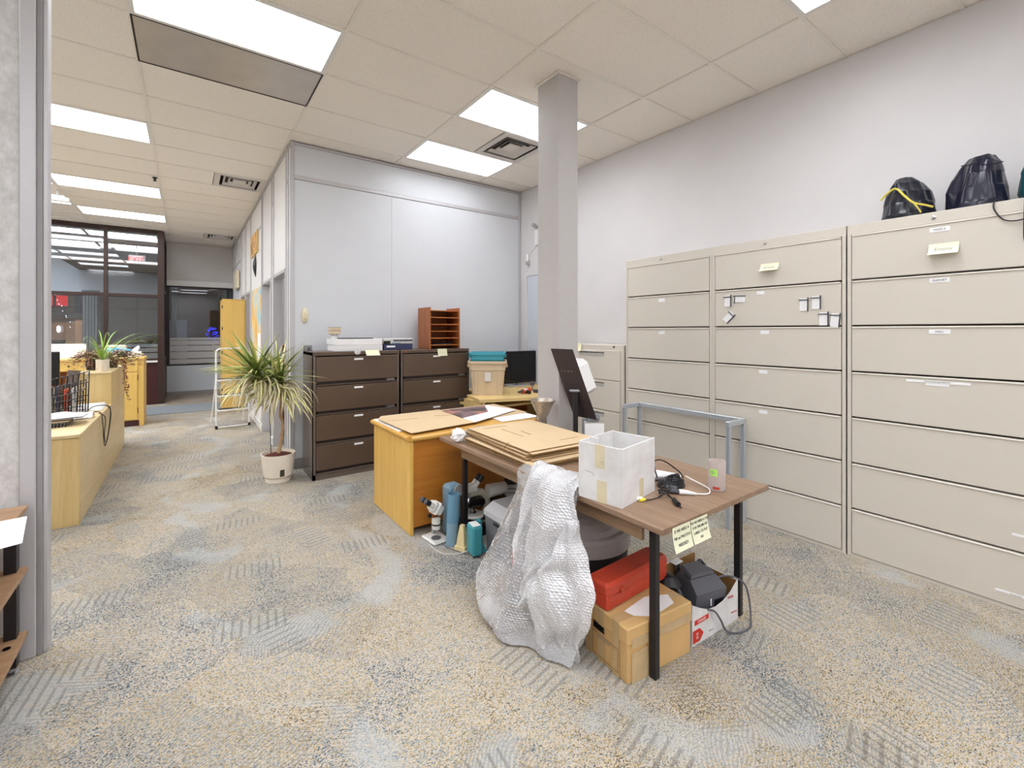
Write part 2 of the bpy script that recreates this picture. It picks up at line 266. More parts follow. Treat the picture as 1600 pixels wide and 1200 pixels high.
# ---------------------------------------------------------------- mesh helpers
class MB:
    def __init__(s): s.v = []; s.f = []
    def _add(s, vs, fs, mtx=None):
        o = len(s.v)
        if mtx is not None: vs = [tuple(mtx @ Vector(p)) for p in vs]
        s.v += [tuple(p) for p in vs]; s.f += [tuple(i+o for i in f) for f in fs]; return s
    def box(s, a, b, ch=0.0, mtx=None):
        lo = [min(x, y) for x, y in zip(a, b)]; hi = [max(x, y) for x, y in zip(a, b)]
        if ch <= 0:
            vs = [(x, y, z) for z in (lo[2], hi[2]) for y in (lo[1], hi[1]) for x in (lo[0], hi[0])]
            return s._add(vs, [(0, 2, 3, 1), (4, 5, 7, 6), (0, 1, 5, 4), (2, 6, 7, 3), (0, 4, 6, 2), (1, 3, 7, 5)], mtx)
        ch = min(ch, min(h-l for h, l in zip(hi, lo))*0.45)
        vs = []; idx = {}
        for sx in (0, 1):
            for sy in (0, 1):
                for sz in (0, 1):
                    c = [(hi if q else lo)[k] for k, q in enumerate((sx, sy, sz))]
                    ins = [c[k] + (-ch if q else ch) for k, q in enumerate((sx, sy, sz))]
                    for ax in range(3):
                        p = list(ins); p[ax] = c[ax]; idx[(sx, sy, sz, ax)] = len(vs); vs.append(p)
        fs = []
        for ax in range(3):
            u, w = [(1, 2), (2, 0), (0, 1)][ax]
            for q in (0, 1):
                def k(a_, b_):
                    t = [0, 0, 0]; t[ax] = q; t[u] = a_; t[w] = b_; return idx[(*t, ax)]
                f = (k(0, 0), k(1, 0), k(1, 1), k(0, 1)); fs.append(f if q else f[::-1])
                # edges between this face and the neighbours along u
        for ax in range(3):
            u, w = [(1, 2), (2, 0), (0, 1)][ax]
            for a_ in (0, 1):
                for b_ in (0, 1):
                    def k(e, which):
                        t = [0, 0, 0]; t[ax] = e; t[u] = a_; t[w] = b_; return idx[(*t, which)]
                    f = (k(0, u), k(1, u), k(1, w), k(0, w)); fs.append(f if (a_ == b_) else f[::-1])
        for sx in (0, 1):
            for sy in (0, 1):
                for sz in (0, 1):
                    f = tuple(idx[(sx, sy, sz, q)] for q in range(3)); fs.append(f if (sx+sy+sz) % 2 else f[::-1])
        return s._add(vs, fs, mtx)
    def tube(s, pts, r, n=8, caps=True, r2=None, mtx=None, closed=False):
        P = [Vector(p) for p in pts]; N = len(P); vs = []; fs = []; up = None
        for i, p in enumerate(P):
            if closed: d = P[(i+1) % N]-P[i-1]
            else: d = (P[min(i+1, N-1)]-P[max(i-1, 0)])
            d = d.normalized() if d.length > 1e-9 else Vector((0, 0, 1))
            if up is None: up = Vector((0, 0, 1)) if abs(d.z) < 0.9 else Vector((1, 0, 0))
            a = d.cross(up).normalized(); bb = a.cross(d).normalized(); up = bb
            rr = r if r2 is None else r+(r2-r)*i/(N-1)
            if callable(r): rr = r(i/(N-1))
            for k in range(n):
                t = 2*pi*k/n; vs.append(p+a*cos(t)*rr+bb*sin(t)*rr)
        M_ = N if closed else N-1
        for i in range(M_):
            for k in range(n):
                j = (i+1) % N; k2 = (k+1) % n
                fs.append((i*n+k, j*n+k, j*n+k2, i*n+k2))
        if caps and not closed: fs.append(tuple(range(n))); fs.append(tuple((N-1)*n+k for k in range(n))[::-1])
        return s._add(vs, fs, mtx)
    def lathe(s, prof, n=24, c=(0, 0, 0), mtx=None, caps=True, sx=1, sy=1):
        vs = []; fs = []
        for r, z in prof:
            for k in range(n): t = 2*pi*k/n; vs.append((c[0]+r*cos(t)*sx, c[1]+r*sin(t)*sy, c[2]+z))
        for i in range(len(prof)-1):
            for k in range(n): fs.append((i*n+k, i*n+(k+1) % n, (i+1)*n+(k+1) % n, (i+1)*n+k))
        if caps: fs.append(tuple(range(n))[::-1]); fs.append(tuple((len(prof)-1)*n+k for k in range(n)))
        return s._add(vs, fs, mtx)
    def prism(s, poly, z0, z1, mtx=None):
        n = len(poly); vs = [(x, y, z0) for x, y in poly]+[(x, y, z1) for x, y in poly]
        fs = [tuple(range(n))[::-1], tuple(range(n, 2*n))]+[(i, (i+1) % n, n+(i+1) % n, n+i) for i in range(n)]
        return s._add(vs, fs, mtx)
    def loft(s, rings, mtx=None, caps=True):
        n = len(rings[0]); vs = [p for r in rings for p in r]; fs = []
        for i in range(len(rings)-1):
            for k in range(n): fs.append((i*n+k, i*n+(k+1) % n, (i+1)*n+(k+1) % n, (i+1)*n+k))
        if caps: fs.append(tuple(range(n))[::-1]); fs.append(tuple((len(rings)-1)*n+k for k in range(n)))
        return s._add(vs, fs, mtx)
    def grid(s, G, mtx=None):
        nu = len(G); nv = len(G[0]); vs = [p for r in G for p in r]
        fs = [(i*nv+j, (i+1)*nv+j, (i+1)*nv+j+1, i*nv+j+1) for i in range(nu-1) for j in range(nv-1)]
        return s._add(vs, fs, mtx)
    def mesh(s, name, mat):
        me = bpy.data.meshes.new(name); me.from_pydata(s.v, [], s.f)
        me.materials.append(M(mat)); me.shade_smooth(); me.set_sharp_from_angle(angle=radians(32)); me.update(); return me
    def put(s, name, mat, parent=None, loc=None):
        o = bpy.data.objects.new(name, s.mesh(name, mat)); COL.objects.link(o)
        if parent is not None: o.parent = parent
        if loc is not None: o.location = loc
        return o
def B(a, b, ch=0.0, mtx=None): return MB().box(a, b, ch, mtx)
def RZ(a, loc=(0, 0, 0)): return Matrix.Translation(loc) @ Matrix.Rotation(a, 4, 'Z')
def tag(o, label, cat, group=None):
    o['label'] = label; o['category'] = cat
    if group: o['group'] = group
    return o
def thing(name, label, cat, loc=(0, 0, 0), rz=0, group=None):
    o = bpy.data.objects.new(name, None); COL.objects.link(o); o.empty_display_size = 0.05
    o.location = loc; o.rotation_euler = (0, 0, rz); return tag(o, label, cat, group)
def struct(o): o['kind'] = 'structure'; return o
def shell(name): 
    o = bpy.data.objects.new(name, None); COL.objects.link(o); return struct(o)
def lab(o, s): o['label'] = s; return o
def copy_tree(o, parent=None):
    c = o.copy(); COL.objects.link(c)
    if parent is not None: c.parent = parent
    for ch in list(o.children): copy_tree(ch, c)
    return c
def text(body, size, mat, parent, loc, rot, name='lettering', align='CENTER', sp=1.0):
    cu = bpy.data.curves.new(name, 'FONT'); cu.body = body; cu.size = size; cu.align_x = align; cu.align_y = 'CENTER'; cu.extrude = 0.0003; cu.space_line = sp; cu.resolution_u = 2
    cu.materials.append(M(mat)); tmp = bpy.data.objects.new(name, cu); COL.objects.link(tmp)
    bpy.context.view_layer.update(); me = bpy.data.meshes.new_from_object(tmp.evaluated_get(bpy.context.evaluated_depsgraph_get())); me.name = name
    bpy.data.objects.remove(tmp); bpy.data.curves.remove(cu)
    o = bpy.data.objects.new(name, me); COL.objects.link(o); o.parent = parent; o.location = loc; o.rotation_euler = rot; return o
FACE_W = (pi/2, 0, -pi/2)     # lettering on a face that looks towards -X
FACE_S = (pi/2, 0, 0)         # lettering on a face that looks towards -Y
FLAT = (0, 0, 0)
def bez(pts, n=10, closed=False):
    P = [Vector(p) for p in pts]; out = []
    for i in range(len(P)-1):
        p0 = P[max(i-1, 0)]; p1 = P[i]; p2 = P[i+1]; p3 = P[min(i+2, len(P)-1)]
        for k in range(n):
            t = k/n; out.append(0.5*((2*p1)+(p2-p0)*t+(2*p0-5*p1+4*p2-p3)*t*t+(3*p1-p0-3*p2+p3)*t**3))
    out.append(P[-1]); return out

# ================================================================ SETTING
struct(B((-6, -4.2, -0.1), (4.3, 13.2, 0)).put('floor', 'carpet'))
o = struct(B((-3.2, 9.85, 0.0), (0.925, 10.9, 0.006)).put('trim_1', 'mat_blue'))
o = struct(B((-0.37, 10.9, 0.0), (0.925, 12.6, 0.004)).put('trim_2', 'far_floor'))
# ceiling: tee grid with every tile laid in as a piece
XS = [-6.41+1.22*i for i in range(9)]+[4.14]      # ... -1.53 -0.31 0.91 2.13 3.35
XS = [round(x, 3) for x in XS]
YS = [round(3.68+0.612*j, 3) for j in range(-13, 16)]
DY = 0.612
def row(j): return 3.68+DY*j
LIGHTS = [(2.13, 1), (2.13, -1), (-0.31, -1), (-1.53, 3), (-1.53, 7), (-1.53, 10)]
FILL_LIGHTS = [(2.13, -5), (2.13, -9), (-0.31, -5), (-0.31, -9), (-2.75, -2), (-2.75, -6), (-3.97, 3), (-3.97, 7), (-3.97, 10), (2.13, 5), (-2.75, -10), (2.13, -12), (-0.31, -12), (-2.75, -12), (-5.19, 4), (-5.19, 8), (0.91, -7), (-1.53, -7), (-1.53, -11), (-2.75, 5), (-2.75, 1), (-2.75, 7), (-5.19, 11), (-2.75, 3), (-3.97, 5), (-5.19, 6), (-2.75, 9)]  # extra fixtures, mainly out of view, added to brighten the room
VENTS = [(2.13, 0), (-0.31, 5), (-0.31, 12)]
GREY = [(-0.31, 0)]
taken = {(round(x, 2), j) for x, j in LIGHTS+FILL_LIGHTS+GREY+VENTS}
g = MB(); w = 0.012
for x in XS: g.box((x-w, YS[0], CEIL), (x+w, YS[-1], CEIL+0.03))
for y in YS: g.box((XS[0], y-w, CEIL+0.0006), (XS[-1], y+w, CEIL+0.03))
ceiling = struct(g.put('ceiling', 'tee_bar'))
B((-6.5, -4.4, CEIL+0.16), (4.3, 13.2, CEIL+0.2)).put('slab', 'dark_wall', ceiling)
tm = {}
for xi in range(len(XS)-1):
    for yi in range(len(YS)-1):
        x0, x1, y0, y1 = XS[xi], XS[xi+1], YS[yi], YS[yi+1]; j = yi-13
        if (round(x0, 2), j) in taken: continue
        key = round(x1-x0, 2)
        if key not in tm:
            tm[key] = B((0.006, 0.006, 0.008), (x1-x0-0.006, DY-0.006, 0.022)).mesh('ceiling_tile', 'ceiling_tile')
        o = bpy.data.objects.new('ceiling_tile', tm[key]); COL.objects.link(o); o.parent = ceiling; o.location = (x0, y0, CEIL+random.uniform(-.001, .002))
# walls
rw = struct(B((4.12, -4.2, 0), (4.24, 13.0, CEIL)).put('wall_right', 'wall_paint'))
struct(B((-6.1, -4.2, 0), (4.24, -4.08, CEIL)).put('wall_front', 'wall_paint'))
struct(B((-6.1, -4.1, 0), (-6.0, 13, CEIL)).put('wall_left', 'wall_paint'))
# white demountable partition at the back
wb = struct(B((0.95, 5.19, 0), (4.12, 5.27, CEIL)).put('wall_back', 'panel_cream'))
for x0, x1 in ((0.968, 2.0893), (2.0907, 4.09)):
    B((x0, 5.17, 0.1), (x1, 5.19, 3.165), 0.003).put('panel', 'white_panel', wb)
B((0.968, 5.17, 3.21), (4.09, 5.19, CEIL-0.03), 0.003).put('panel', 'white_panel', wb)
struct(B((0.926, 5.155, 0), (0.967, 5.2, CEIL), 0.004).put('trim_3', 'aluminium'))
struct(B((0.967, 5.16, 3.165), (4.09, 5.189, 3.21), 0.004).put('trim_4', 'aluminium'))
struct(B((0.967, 5.155, CEIL-0.03), (4.119, 5.189, CEIL-0.002), 0.004).put('trim_5', 'aluminium'))
struct(B((4.09, 5.155, 0), (4.119, 5.189, CEIL-0.03), 0.004).put('trim_6', 'aluminium'))
struct(B((0.967, 5.158, 0), (4.09, 5.189, 0.1), 0.003).put('baseboard_back', 'base_vinyl'))
# corridor partition, with four doorways
wc = shell('wall_corridor')
DOORS = [(5.47, 6.335), (6.53, 7.335), (8.87, 9.6), (9.71, 10.44)]
HD = 2.215
segs = [(5.27, 5.47), (6.335, 6.53), (7.335, 8.87), (9.6, 9.71), (10.44, 12.6)]
for a, b in segs:
    B((0.94, a, 0), (1.03, b, CEIL)).put('panel', 'panel_cream', wc)
for a, b in DOORS:
    B((0.94, a, HD), (1.03, b, CEIL)).put('panel', 'panel_cream', wc)
B((0.934, 7.5, 3.12), (0.94, 8.7, 3.5)).put('panel', 'panel_cream', wc)
B((0.934, 7.5, 0.1), (0.94, 8.7, 3.085)).put('panel', 'panel_cream', wc)
n_t = 7
for y in (5.33, 5.455, 6.345, 6.50, 7.345, 7.46, 8.72, 8.86, 9.61, 9.70, 10.45, 10.57, 11.5):
    struct(B((0.928, y-0.010, 0), (0.94, y+0.010, CEIL-0.03), 0.003).put('trim_%d' % n_t, 'aluminium')); n_t += 1
for y0, y1, z in ((5.27, 12.6, CEIL-0.016), (7.47, 8.71, 3.10), (5.345, 5.44, 3.19), (6.36, 6.49, 3.18), (10.58, 12.6, 3.0)):
    struct(B((0.926, y0, z-0.014), (0.94, y1, z+0.014), 0.003).put('trim_%d' % n_t, 'aluminium')); n_t += 1
for a, b in segs[1:]:
    struct(B((0.92, a+0.03, 0), (0.94, b-0.03, 0.1), 0.003).put('baseboard_corridor', 'white_plastic'))
for k, (a, b) in enumerate(DOORS):
    d = shell('door_%d' % (k+1))
    m = MB(); m.box((0.925, a-0.005, 0), (1.035, a+0.03, HD)); m.box((0.925, b-0.03, 0), (1.035, b+0.005, HD)); m.box((0.925, a, HD-0.03), (1.035, b, HD+0.005))
    m.put('door_frame', 'aluminium', d)
    if k == 0:
        lf = B((1.04, a+0.03, 0.01), (1.85, a+0.07, HD-0.04), 0.003).put('door_leaf', 'panel_cream', d)
    else:
        lf = B((1.02, a+0.03, 0.01), (1.06, b-0.03, HD-0.035), 0.003).put('door_leaf', 'panel_cream', d)
        MB().tube([(1.0, a+0.1, 1.0), (0.96, a+0.1, 1.0), (0.96, a+0.2, 1.0)], 0.01, 8).put('door_handle', 'steel', lf)
# room behind the open doorway
struct(B((1.03, 8.75, 0), (4.12, 8.82, CEIL)).put('wall_inner', 'wall_paint'))
# right wall doorway behind the column
d5 = shell('door_5')
m = MB(); m.box((4.09, 4.12, 0), (4.12, 4.17, 2.3)); m.box((4.09, 4.98, 0), (4.12, 5.05, 2.3)); m.box((4.09, 4.12, 2.3), (4.12, 5.05, 2.36)); m.put('door_frame', 'wall_paint', d5)
B((4.10, 4.17, 0.01), (4.125, 4.98, 2.3), 0.002).put('door_leaf', 'pale_wall', d5)
# column
struct(B((2.449, 2.58, 0), (2.664, 2.837, CEIL-0.012), 0.004).put('column', 'column_paint'))
m = MB(); m.box((2.437, 2.568, CEIL-0.012), (2.676, 2.849, CEIL+0.004)); struct(m.put('trim_40', 'tee_bar'))
# near left partition
wl = struct(B((-6, 2.86, 0), (-0.63, 2.93, CEIL)).put('wall_near', 'fabric_wall'))
B((-6, 2.852, 0.0), (-0.64, 2.86, 0.11), 0.002).put('baseboard_near', 'base_vinyl'); struct(bpy.data.objects['baseboard_near'])
struct(B((-0.63, 2.845, 0), (-0.575, 2.95, CEIL), 0.004).put('trim_41', 'aluminium'))
struct(B((-0.575, 2.855, 0), (-0.555, 2.94, CEIL), 0.003).put('trim_42', 'base_vinyl'))
struct(B((-0.556, 2.865, 0), (-0.538, 2.93, CEIL), 0.003).put('trim_43', 'aluminium'))
# brown framed glazing at the far left, a glazed room behind it
w1 = shell('window_1')
Y0 = 11.3
m = MB()
for x0, x1 in ((-0.50, -0.39), (-1.345, -1.285), (-2.2, -2.14), (-3.05, -2.99), (-3.9, -3.84)): m.box((x0, Y0, 0), (x1, Y0+0.12, CEIL-0.01), 0.004)
for z0, z1 in ((3.49, CEIL-0.002), (2.19, 2.25), (0.86, 0.92)): m.box((-6, Y0+0.004, z0), (-0.42, Y0+0.116, z1), 0.004)
m.put('window_frame', 'brown_frame', w1)
B((-6, Y0+0.03, 0), (-0.5, Y0+0.09, 0.86)).put('panel', 'maroon_panel', w1)
B((-6, Y0-0.02, 0.86), (-0.5, Y0+0.003, 0.9), 0.003).put('sill', 'fixture_white', w1)
xs = [-0.5, -1.285, -1.345, -2.14, -2.2, -2.99]
for a, b in ((-1.285, -0.5), (-2.14, -1.345), (-2.99, -2.2), (-3.84, -3.05)):
    for z0, z1 in ((0.92, 2.19), (2.25, 3.49)):
        B((a, Y0+0.05, z0), (b, Y0+0.058, z1)).put('pane', 'window_glass', w1)
w2 = shell('window_2')          # return of the glazing along the corridor
m = MB()
for y in (11.42, 12.52): m.box((-0.46, y, 0), (-0.39, y+0.08, CEIL-0.01), 0.004)
for z0, z1 in ((3.45, CEIL-0.002), (2.3, 2.38), (0.86, 0.93)): m.box((-0.455, 11.42, z0), (-0.395, 12.6, z1), 0.003)
m.put('window_frame', 'dark_frame', w2)
B((-0.44, 11.5, 0), (-0.40, 12.52, 0.86)).put('panel', 'maroon_panel', w2)
for z0, z1 in ((0.93, 2.3), (2.38, 3.45)): B((-0.43, 11.5, z0), (-0.422, 12.52, z1)).put('pane', 'night_glass', w2)
# far wall with its window
wf = struct(B((-0.39, 12.6, 2.6), (1.03, 12.72, CEIL)).put('wall_far', 'bulkhead'))
B((-0.39, 12.6, 0), (1.03, 12.72, 0.69)).put('panel', 'pale_wall', wf)
struct(B((-0.39, 12.56, 2.56), (1.03, 12.6, 2.69), 0.005).put('trim_44', 'panel_cream'))
struct(B((-0.39, 12.585, 0), (1.03, 12.6, 0.09), 0.002).put('baseboard_far', 'base_vinyl'))
w3 = shell('window_3')
m = MB(); m.box((-0.39, 12.62, 2.52), (1.03, 12.7, 2.56)); m.box((-0.39, 12.62, 0.69), (1.03, 12.7, 0.72)); m.box((-0.39, 12.62, 0.7), (-0.34, 12.7, 2.55)); m.box((0.98, 12.62, 0.7), (1.03, 12.7, 2.55)); m.put('window_frame', 'dark_frame', w3)
B((-0.34, 12.655, 0.72), (0.98, 12.662, 2.52)).put('pane', 'night_glass', w3)
for z0, z1 in ((0.735, 0.835), (0.855, 1.01), (1.03, 1.155), (1.172, 1.275), (1.29, 1.345)):
    B((-0.33, 12.647, z0), (0.97, 12.651, z1)).put('frosted_band', 'frost', w3)
# glazed room shell
struct(B((-6, 14.6, 2.42), (-0.4, 14.72, CEIL+0.1)).put('wall_street', 'pale_wall'))
struct(B((-6, 14.6, 0), (-0.4, 14.72, 0.72)).put('wall_street', 'pale_wall'))
struct(B((-6, 11.3, -0.1), (-0.4, 14.72, 0.0)).put('floor_far', 'far_floor'))
struct(B((-6, 13.2, CEIL), (-0.4, 14.8, CEIL+0.1)).put('ceiling_far', 'ceiling_tile'))
struct(B((-0.44, 12.6, 0), (-0.4, 14.72, CEIL)).put('wall_glazed_room', 'pale_wall'))
w4 = shell('window_4')
m = MB()
for x in (-5.9, -4.4, -3.05, -1.72, -0.5): m.box((x, 14.62, 0.72), (x+0.05, 14.7, 2.42))
m.box((-6, 14.62, 2.37), (-0.4, 14.7, 2.42)); m.box((-6, 14.62, 0.72), (-0.4, 14.7, 0.77)); m.put('window_frame', 'dark_frame', w4)
B((-5.9, 14.655, 0.77), (-0.45, 14.662, 2.37)).put('pane', 'night_glass', w4)
for z0, z1 in ((0.78, 0.92), (0.95, 1.05), (1.08, 1.16)):
    B((-5.9, 14.645, z0), (-0.45, 14.65, z1)).put('frosted_band', 'frost', w4)
struct(B((-14, 13.2, -0.3), (10, 40, -0.15)).put('ground', 'dry_ground'))

# ================================================================ LIGHTS IN THE CEILING
lname = {0: 'fluorescent ceiling light nearest the white partition, beside the slatted air vent',
         1: 'fluorescent ceiling light partly hidden by the grey column',
         2: 'fluorescent ceiling light touching the glossy grey ceiling panel',
         3: 'left fluorescent corridor light nearest the camera, cut by the fabric wall',
         4: 'middle of the three fluorescent lights over the corridor counters',
         5: 'farthest of the three fluorescent lights, just before the brown glazing'}
dif = B((0.03, 0.03, 0.004), (1.19, DY-0.03, 0.012)).mesh('diffuser', 'lamp_diffuser')
dif2 = B((0.03, 0.03, 0.004), (1.19, DY-0.03, 0.012)).mesh('diffuser', 'lamp_diffuser_dim')
fm = MB()
for a, b in (((0, 0, 0), (1.22, 0.03, 0.05)), ((0, DY-0.03, 0), (1.22, DY, 0.05)), ((0, 0.03, 0), (0.03, DY-0.03, 0.05)), ((1.19, 0.03, 0), (1.22, DY-0.03, 0.05))): fm.box(a, b)
fm.box((0, 0, 0.05), (1.22, DY, 0.09)); fm = fm.mesh('frame', 'fixture_white')
for k, (x, j) in enumerate(LIGHTS+FILL_LIGHTS):
    t = thing('ceiling_light', lname.get(k, 'extra fluorescent ceiling light added to fill the room with light'), 'light', (x, row(j), CEIL-0.001), 0, 'fluorescent ceiling lights' if k < 6 else 'extra fluorescent ceiling lights added as fill')
    for n, me in (('frame', fm), ('diffuser', dif if k else dif2)):
        o = bpy.data.objects.new(n, me); COL.objects.link(o); o.parent = t
for x, y in ((-1.75, 12.0), (-2.97, 12.0), (-1.75, 13.6), (-2.97, 13.6), (-4.2, 12.6), (2.2, 7.0)):  # one shows through the glazing, the rest are added to brighten these rooms
    t = thing('ceiling_light', 'one of the mostly added fluorescent ceiling lights that brighten the rooms past the partitions', 'light', (x, y, CEIL-0.004), 0, 'fluorescent lights in the other rooms')
    for n, me in (('frame', fm), ('diffuser', dif)):
        o = bpy.data.objects.new(n, me); COL.objects.link(o); o.parent = t
# glossy grey panel
t = thing('ceiling_panel', 'glossy grey metal ceiling panel beside a lit fluorescent light', 'panel', (-0.31, row(0), CEIL-0.002))
B((0.012, 0.012, 0.003), (1.208, DY-0.012, 0.016)).put('sheet', 'grey_louvre', t)
m = MB(); m.box((0, 0, 0), (1.22, 0.012, 0.03)); m.box((0, DY-0.012, 0), (1.22, DY, 0.03)); m.box((0, 0.012, 0), (0.012, DY-0.012, 0.03)); m.box((1.208, 0.012, 0), (1.22, DY-0.012, 0.03)); m.put('frame', 'brown_dark', t)
# vents: stepped square diffusers in half of a tile bay
def vent(x, y, sx, sy, label):
    t = thing('air_vent', label, 'vent', (x, y, CEIL-0.004))
    def ring(k, z, th):
        m = MB(); i = k; m.box((i, i, z), (sx-i, i+th, z+0.012), 0.002); m.box((i, sy-i-th, z), (sx-i, sy-i, z+0.012), 0.002); m.box((i, i+th, z), (i+th, sy-i-th, z+0.012), 0.002); m.box((sx-i-th, i+th, z), (sx-i, sy-i-th, z+0.012), 0.002); return m
    ring(0, 0, 0.07).put('frame', 'vent_white', t)
    B((0.02, 0.02, 0.06), (sx-0.02, sy-0.02, 0.07)).put('duct', 'vent_dark', t)
    for k, z in ((0.105, 0.004), (0.165, 0.008)): 
        m = MB(); q = k
        for a, b in (((q, q), (sx-q, sy-q)),):
            o0 = [(a[0], a[1], z), (b[0], a[1], z), (b[0], b[1], z), (a[0], b[1], z)]; e = 0.03
            i0 = [(a[0]+e, a[1]+e, z+0.03), (b[0]-e, a[1]+e, z+0.03), (b[0]-e, b[1]-e, z+0.03), (a[0]+e, b[1]-e, z+0.03)]
            vs = o0+i0+[(x_, y_, z_+0.004) for x_, y_, z_ in o0+i0]
            fs = []
            for i in range(4):
                j2 = (i+1) % 4; fs += [(i, j2, 4+j2, 4+i), (8+i, 12+i, 12+j2, 8+j2), (i, 8+i, 8+j2, j2), (4+i, 4+j2, 12+j2, 12+i)]
            m._add(vs, fs)
        m.put('louvre', 'vent_white', t)
    B((0.225, 0.225, 0.014), (sx-0.225, sy-0.225, 0.03), 0.003).put('centre_plate', 'vent_white', t)
    B((0.0, -0.0, 0.012), (sx, 0.01, 0.07)).put('duct_wall', 'vent_dark', t)
def bay_rest(x0, x1, j):   # plain tile filling the rest of a bay that holds a vent
    o = B((0.006, 0.006, 0.008), (x1-x0-0.006, DY-0.006, 0.022)).put('ceiling_tile', 'ceiling_tile', ceiling, (x0, row(j), CEIL))
vent(2.74, row(0), 0.61, DY, 'square slatted air vent between the two bright lights near the column'); bay_rest(2.13, 2.74, 0)
vent(0.30, row(5), 0.61, DY, 'slatted air vent in the corridor ceiling, the nearer of the two there'); bay_rest(-0.31, 0.30, 5)
vent(0.30, row(12), 0.61, DY, 'small far slatted air vent above the end of the corridor'); bay_rest(-0.31, 0.30, 12)
m = MB(); m.lathe([(0.03, 0), (0.03, -0.006), (0.012, -0.01), (0.012, -0.035), (0.022, -0.038), (0.022, -0.042)], 12)
tag(m.put('sprinkler_head', 'black_metal', None, (-0.36, 7.45, CEIL+0.002)), 'small dark sprinkler head on the corridor ceiling', 'sprinkler')
t = thing('emergency_light', 'white emergency light unit hung under the ceiling beyond the fabric wall', 'light', (-1.7, 8.85, CEIL-0.16))
B((0, 0, 0), (0.26, 0.09, 0.06), 0.008).put('housing', 'white_plastic', t); MB().tube([(0.13, 0.045, 0.06), (0.13, 0.045, 0.16)], 0.012).put('stem', 'white_plastic', t)

# ================================================================ TALL BEIGE FILING CABINETS
def tall_cabinet(y0, y1, label, labels_at, knob=True):
    wd = y1-y0; dp = 0.455; H = 2.208
    t = thing('filing_cabinet', label, 'cabinet', (3.66, y0, 0), 0, 'tall beige filing cabinets on the right wall')
    m = MB(); m.box((0, 0, 0), (dp, 0.004, H)); m.box((0, wd-0.004, 0), (dp, wd, H)); m.box((0.0, 0.004, H-0.068), (dp, wd-0.004, H), 0.003); m.box((0.0, 0.004, 0), (0.02, wd-0.004, 0.02)); m.box((dp-0.01, 0.004, 0), (dp, wd-0.004, H-0.07)); m.box((-0.002, 0.0, 0.0), (0.02, 0.022, H-0.06), 0.002); m.box((-0.002, wd-0.022, 0.0), (0.02, wd, H-0.06), 0.002)
    m.put('body', 'beige_metal', t)
    B((0.035, 0.022, 0.02), (0.05, wd-0.022, H-0.068)).put('recess', 'gap_dark', t)
    zs = 0.024
    for k in range(7):
        za = zs+k*0.3035; dz = 0.3035-0.012
        m = MB(); m.box((-0.006, 0.026, za), (0.04, wd-0.026, za+dz), 0.003)
        d = m.put('drawer', 'beige_metal', t)
        B((-0.012, 0.027, za+dz-0.010), (0.03, wd-0.027, za+dz+0.001), 0.003).put('lip', 'beige_edge', d)
        idx = 6-k
        if idx in labels_at:
            for (yc, zoff, w_, h_, txt) in labels_at[idx]:
                c = B((-0.0085, wd-yc-w_/2, za+dz-zoff-h_), (-0.006, wd-yc+w_/2, za+dz-zoff), 0).put('label_card', 'label_white', d)
                if txt: text(txt, h_*0.62, 'ink', d, (-0.0092, wd-yc, za+dz-zoff-h_/2), FACE_W)
    m = MB(); m.lathe([(0.011, 0), (0.011, 0.006), (0.006, 0.008)], 14, mtx=Matrix.Translation((-0.001, wd*0.55, H-0.034)) @ Matrix.Rotation(-pi/2, 4, 'Y')); m.put('lock', 'chrome', t)
    return t
# yc measured from the far (left in view) end
tall_cabinet(2.0, 2.885, 'tall beige seven drawer filing cabinet farthest along the right wall, beside the low file cabinet', {1: [(0.41, 0.03, 0.065, 0.03, '')], 2: [(0.41, 0.03, 0.06, 0.028, '')]})
tall_cabinet(1.087, 1.999, 'middle tall beige filing cabinet with small white tags on its second drawer', {1: [(0.38, 0.025, 0.055, 0.026, '')], 2: [(0.41, 0.025, 0.06, 0.026, '')], 3: [(0.40, 0.025, 0.06, 0.026, '')], 4: [(0.40, 0.03, 0.06, 0.026, '')]})
tall_cabinet(0.16, 1.080, 'tall beige filing cabinet nearest the camera with dark bags on top', {0: [(0.44, 0.025, 0.085, 0.026, 'MAPS II')], 1: [(0.44, 0.02, 0.085, 0.026, 'GARNET')], 2: [(0.44, 0.02, 0.09, 0.026, 'MISC')],
    3: [(0.43, 0.02, 0.27, 0.014, 'FIELD NOTES AND REPORTS'), (0.43, 0.036, 0.10, 0.014, '')], 5: [(0.78, 0.2, 0.13, 0.012, 'SAMPLES')], 6: [(0.73, 0.22, 0.15, 0.012, 'ROCK CHIPS')]})
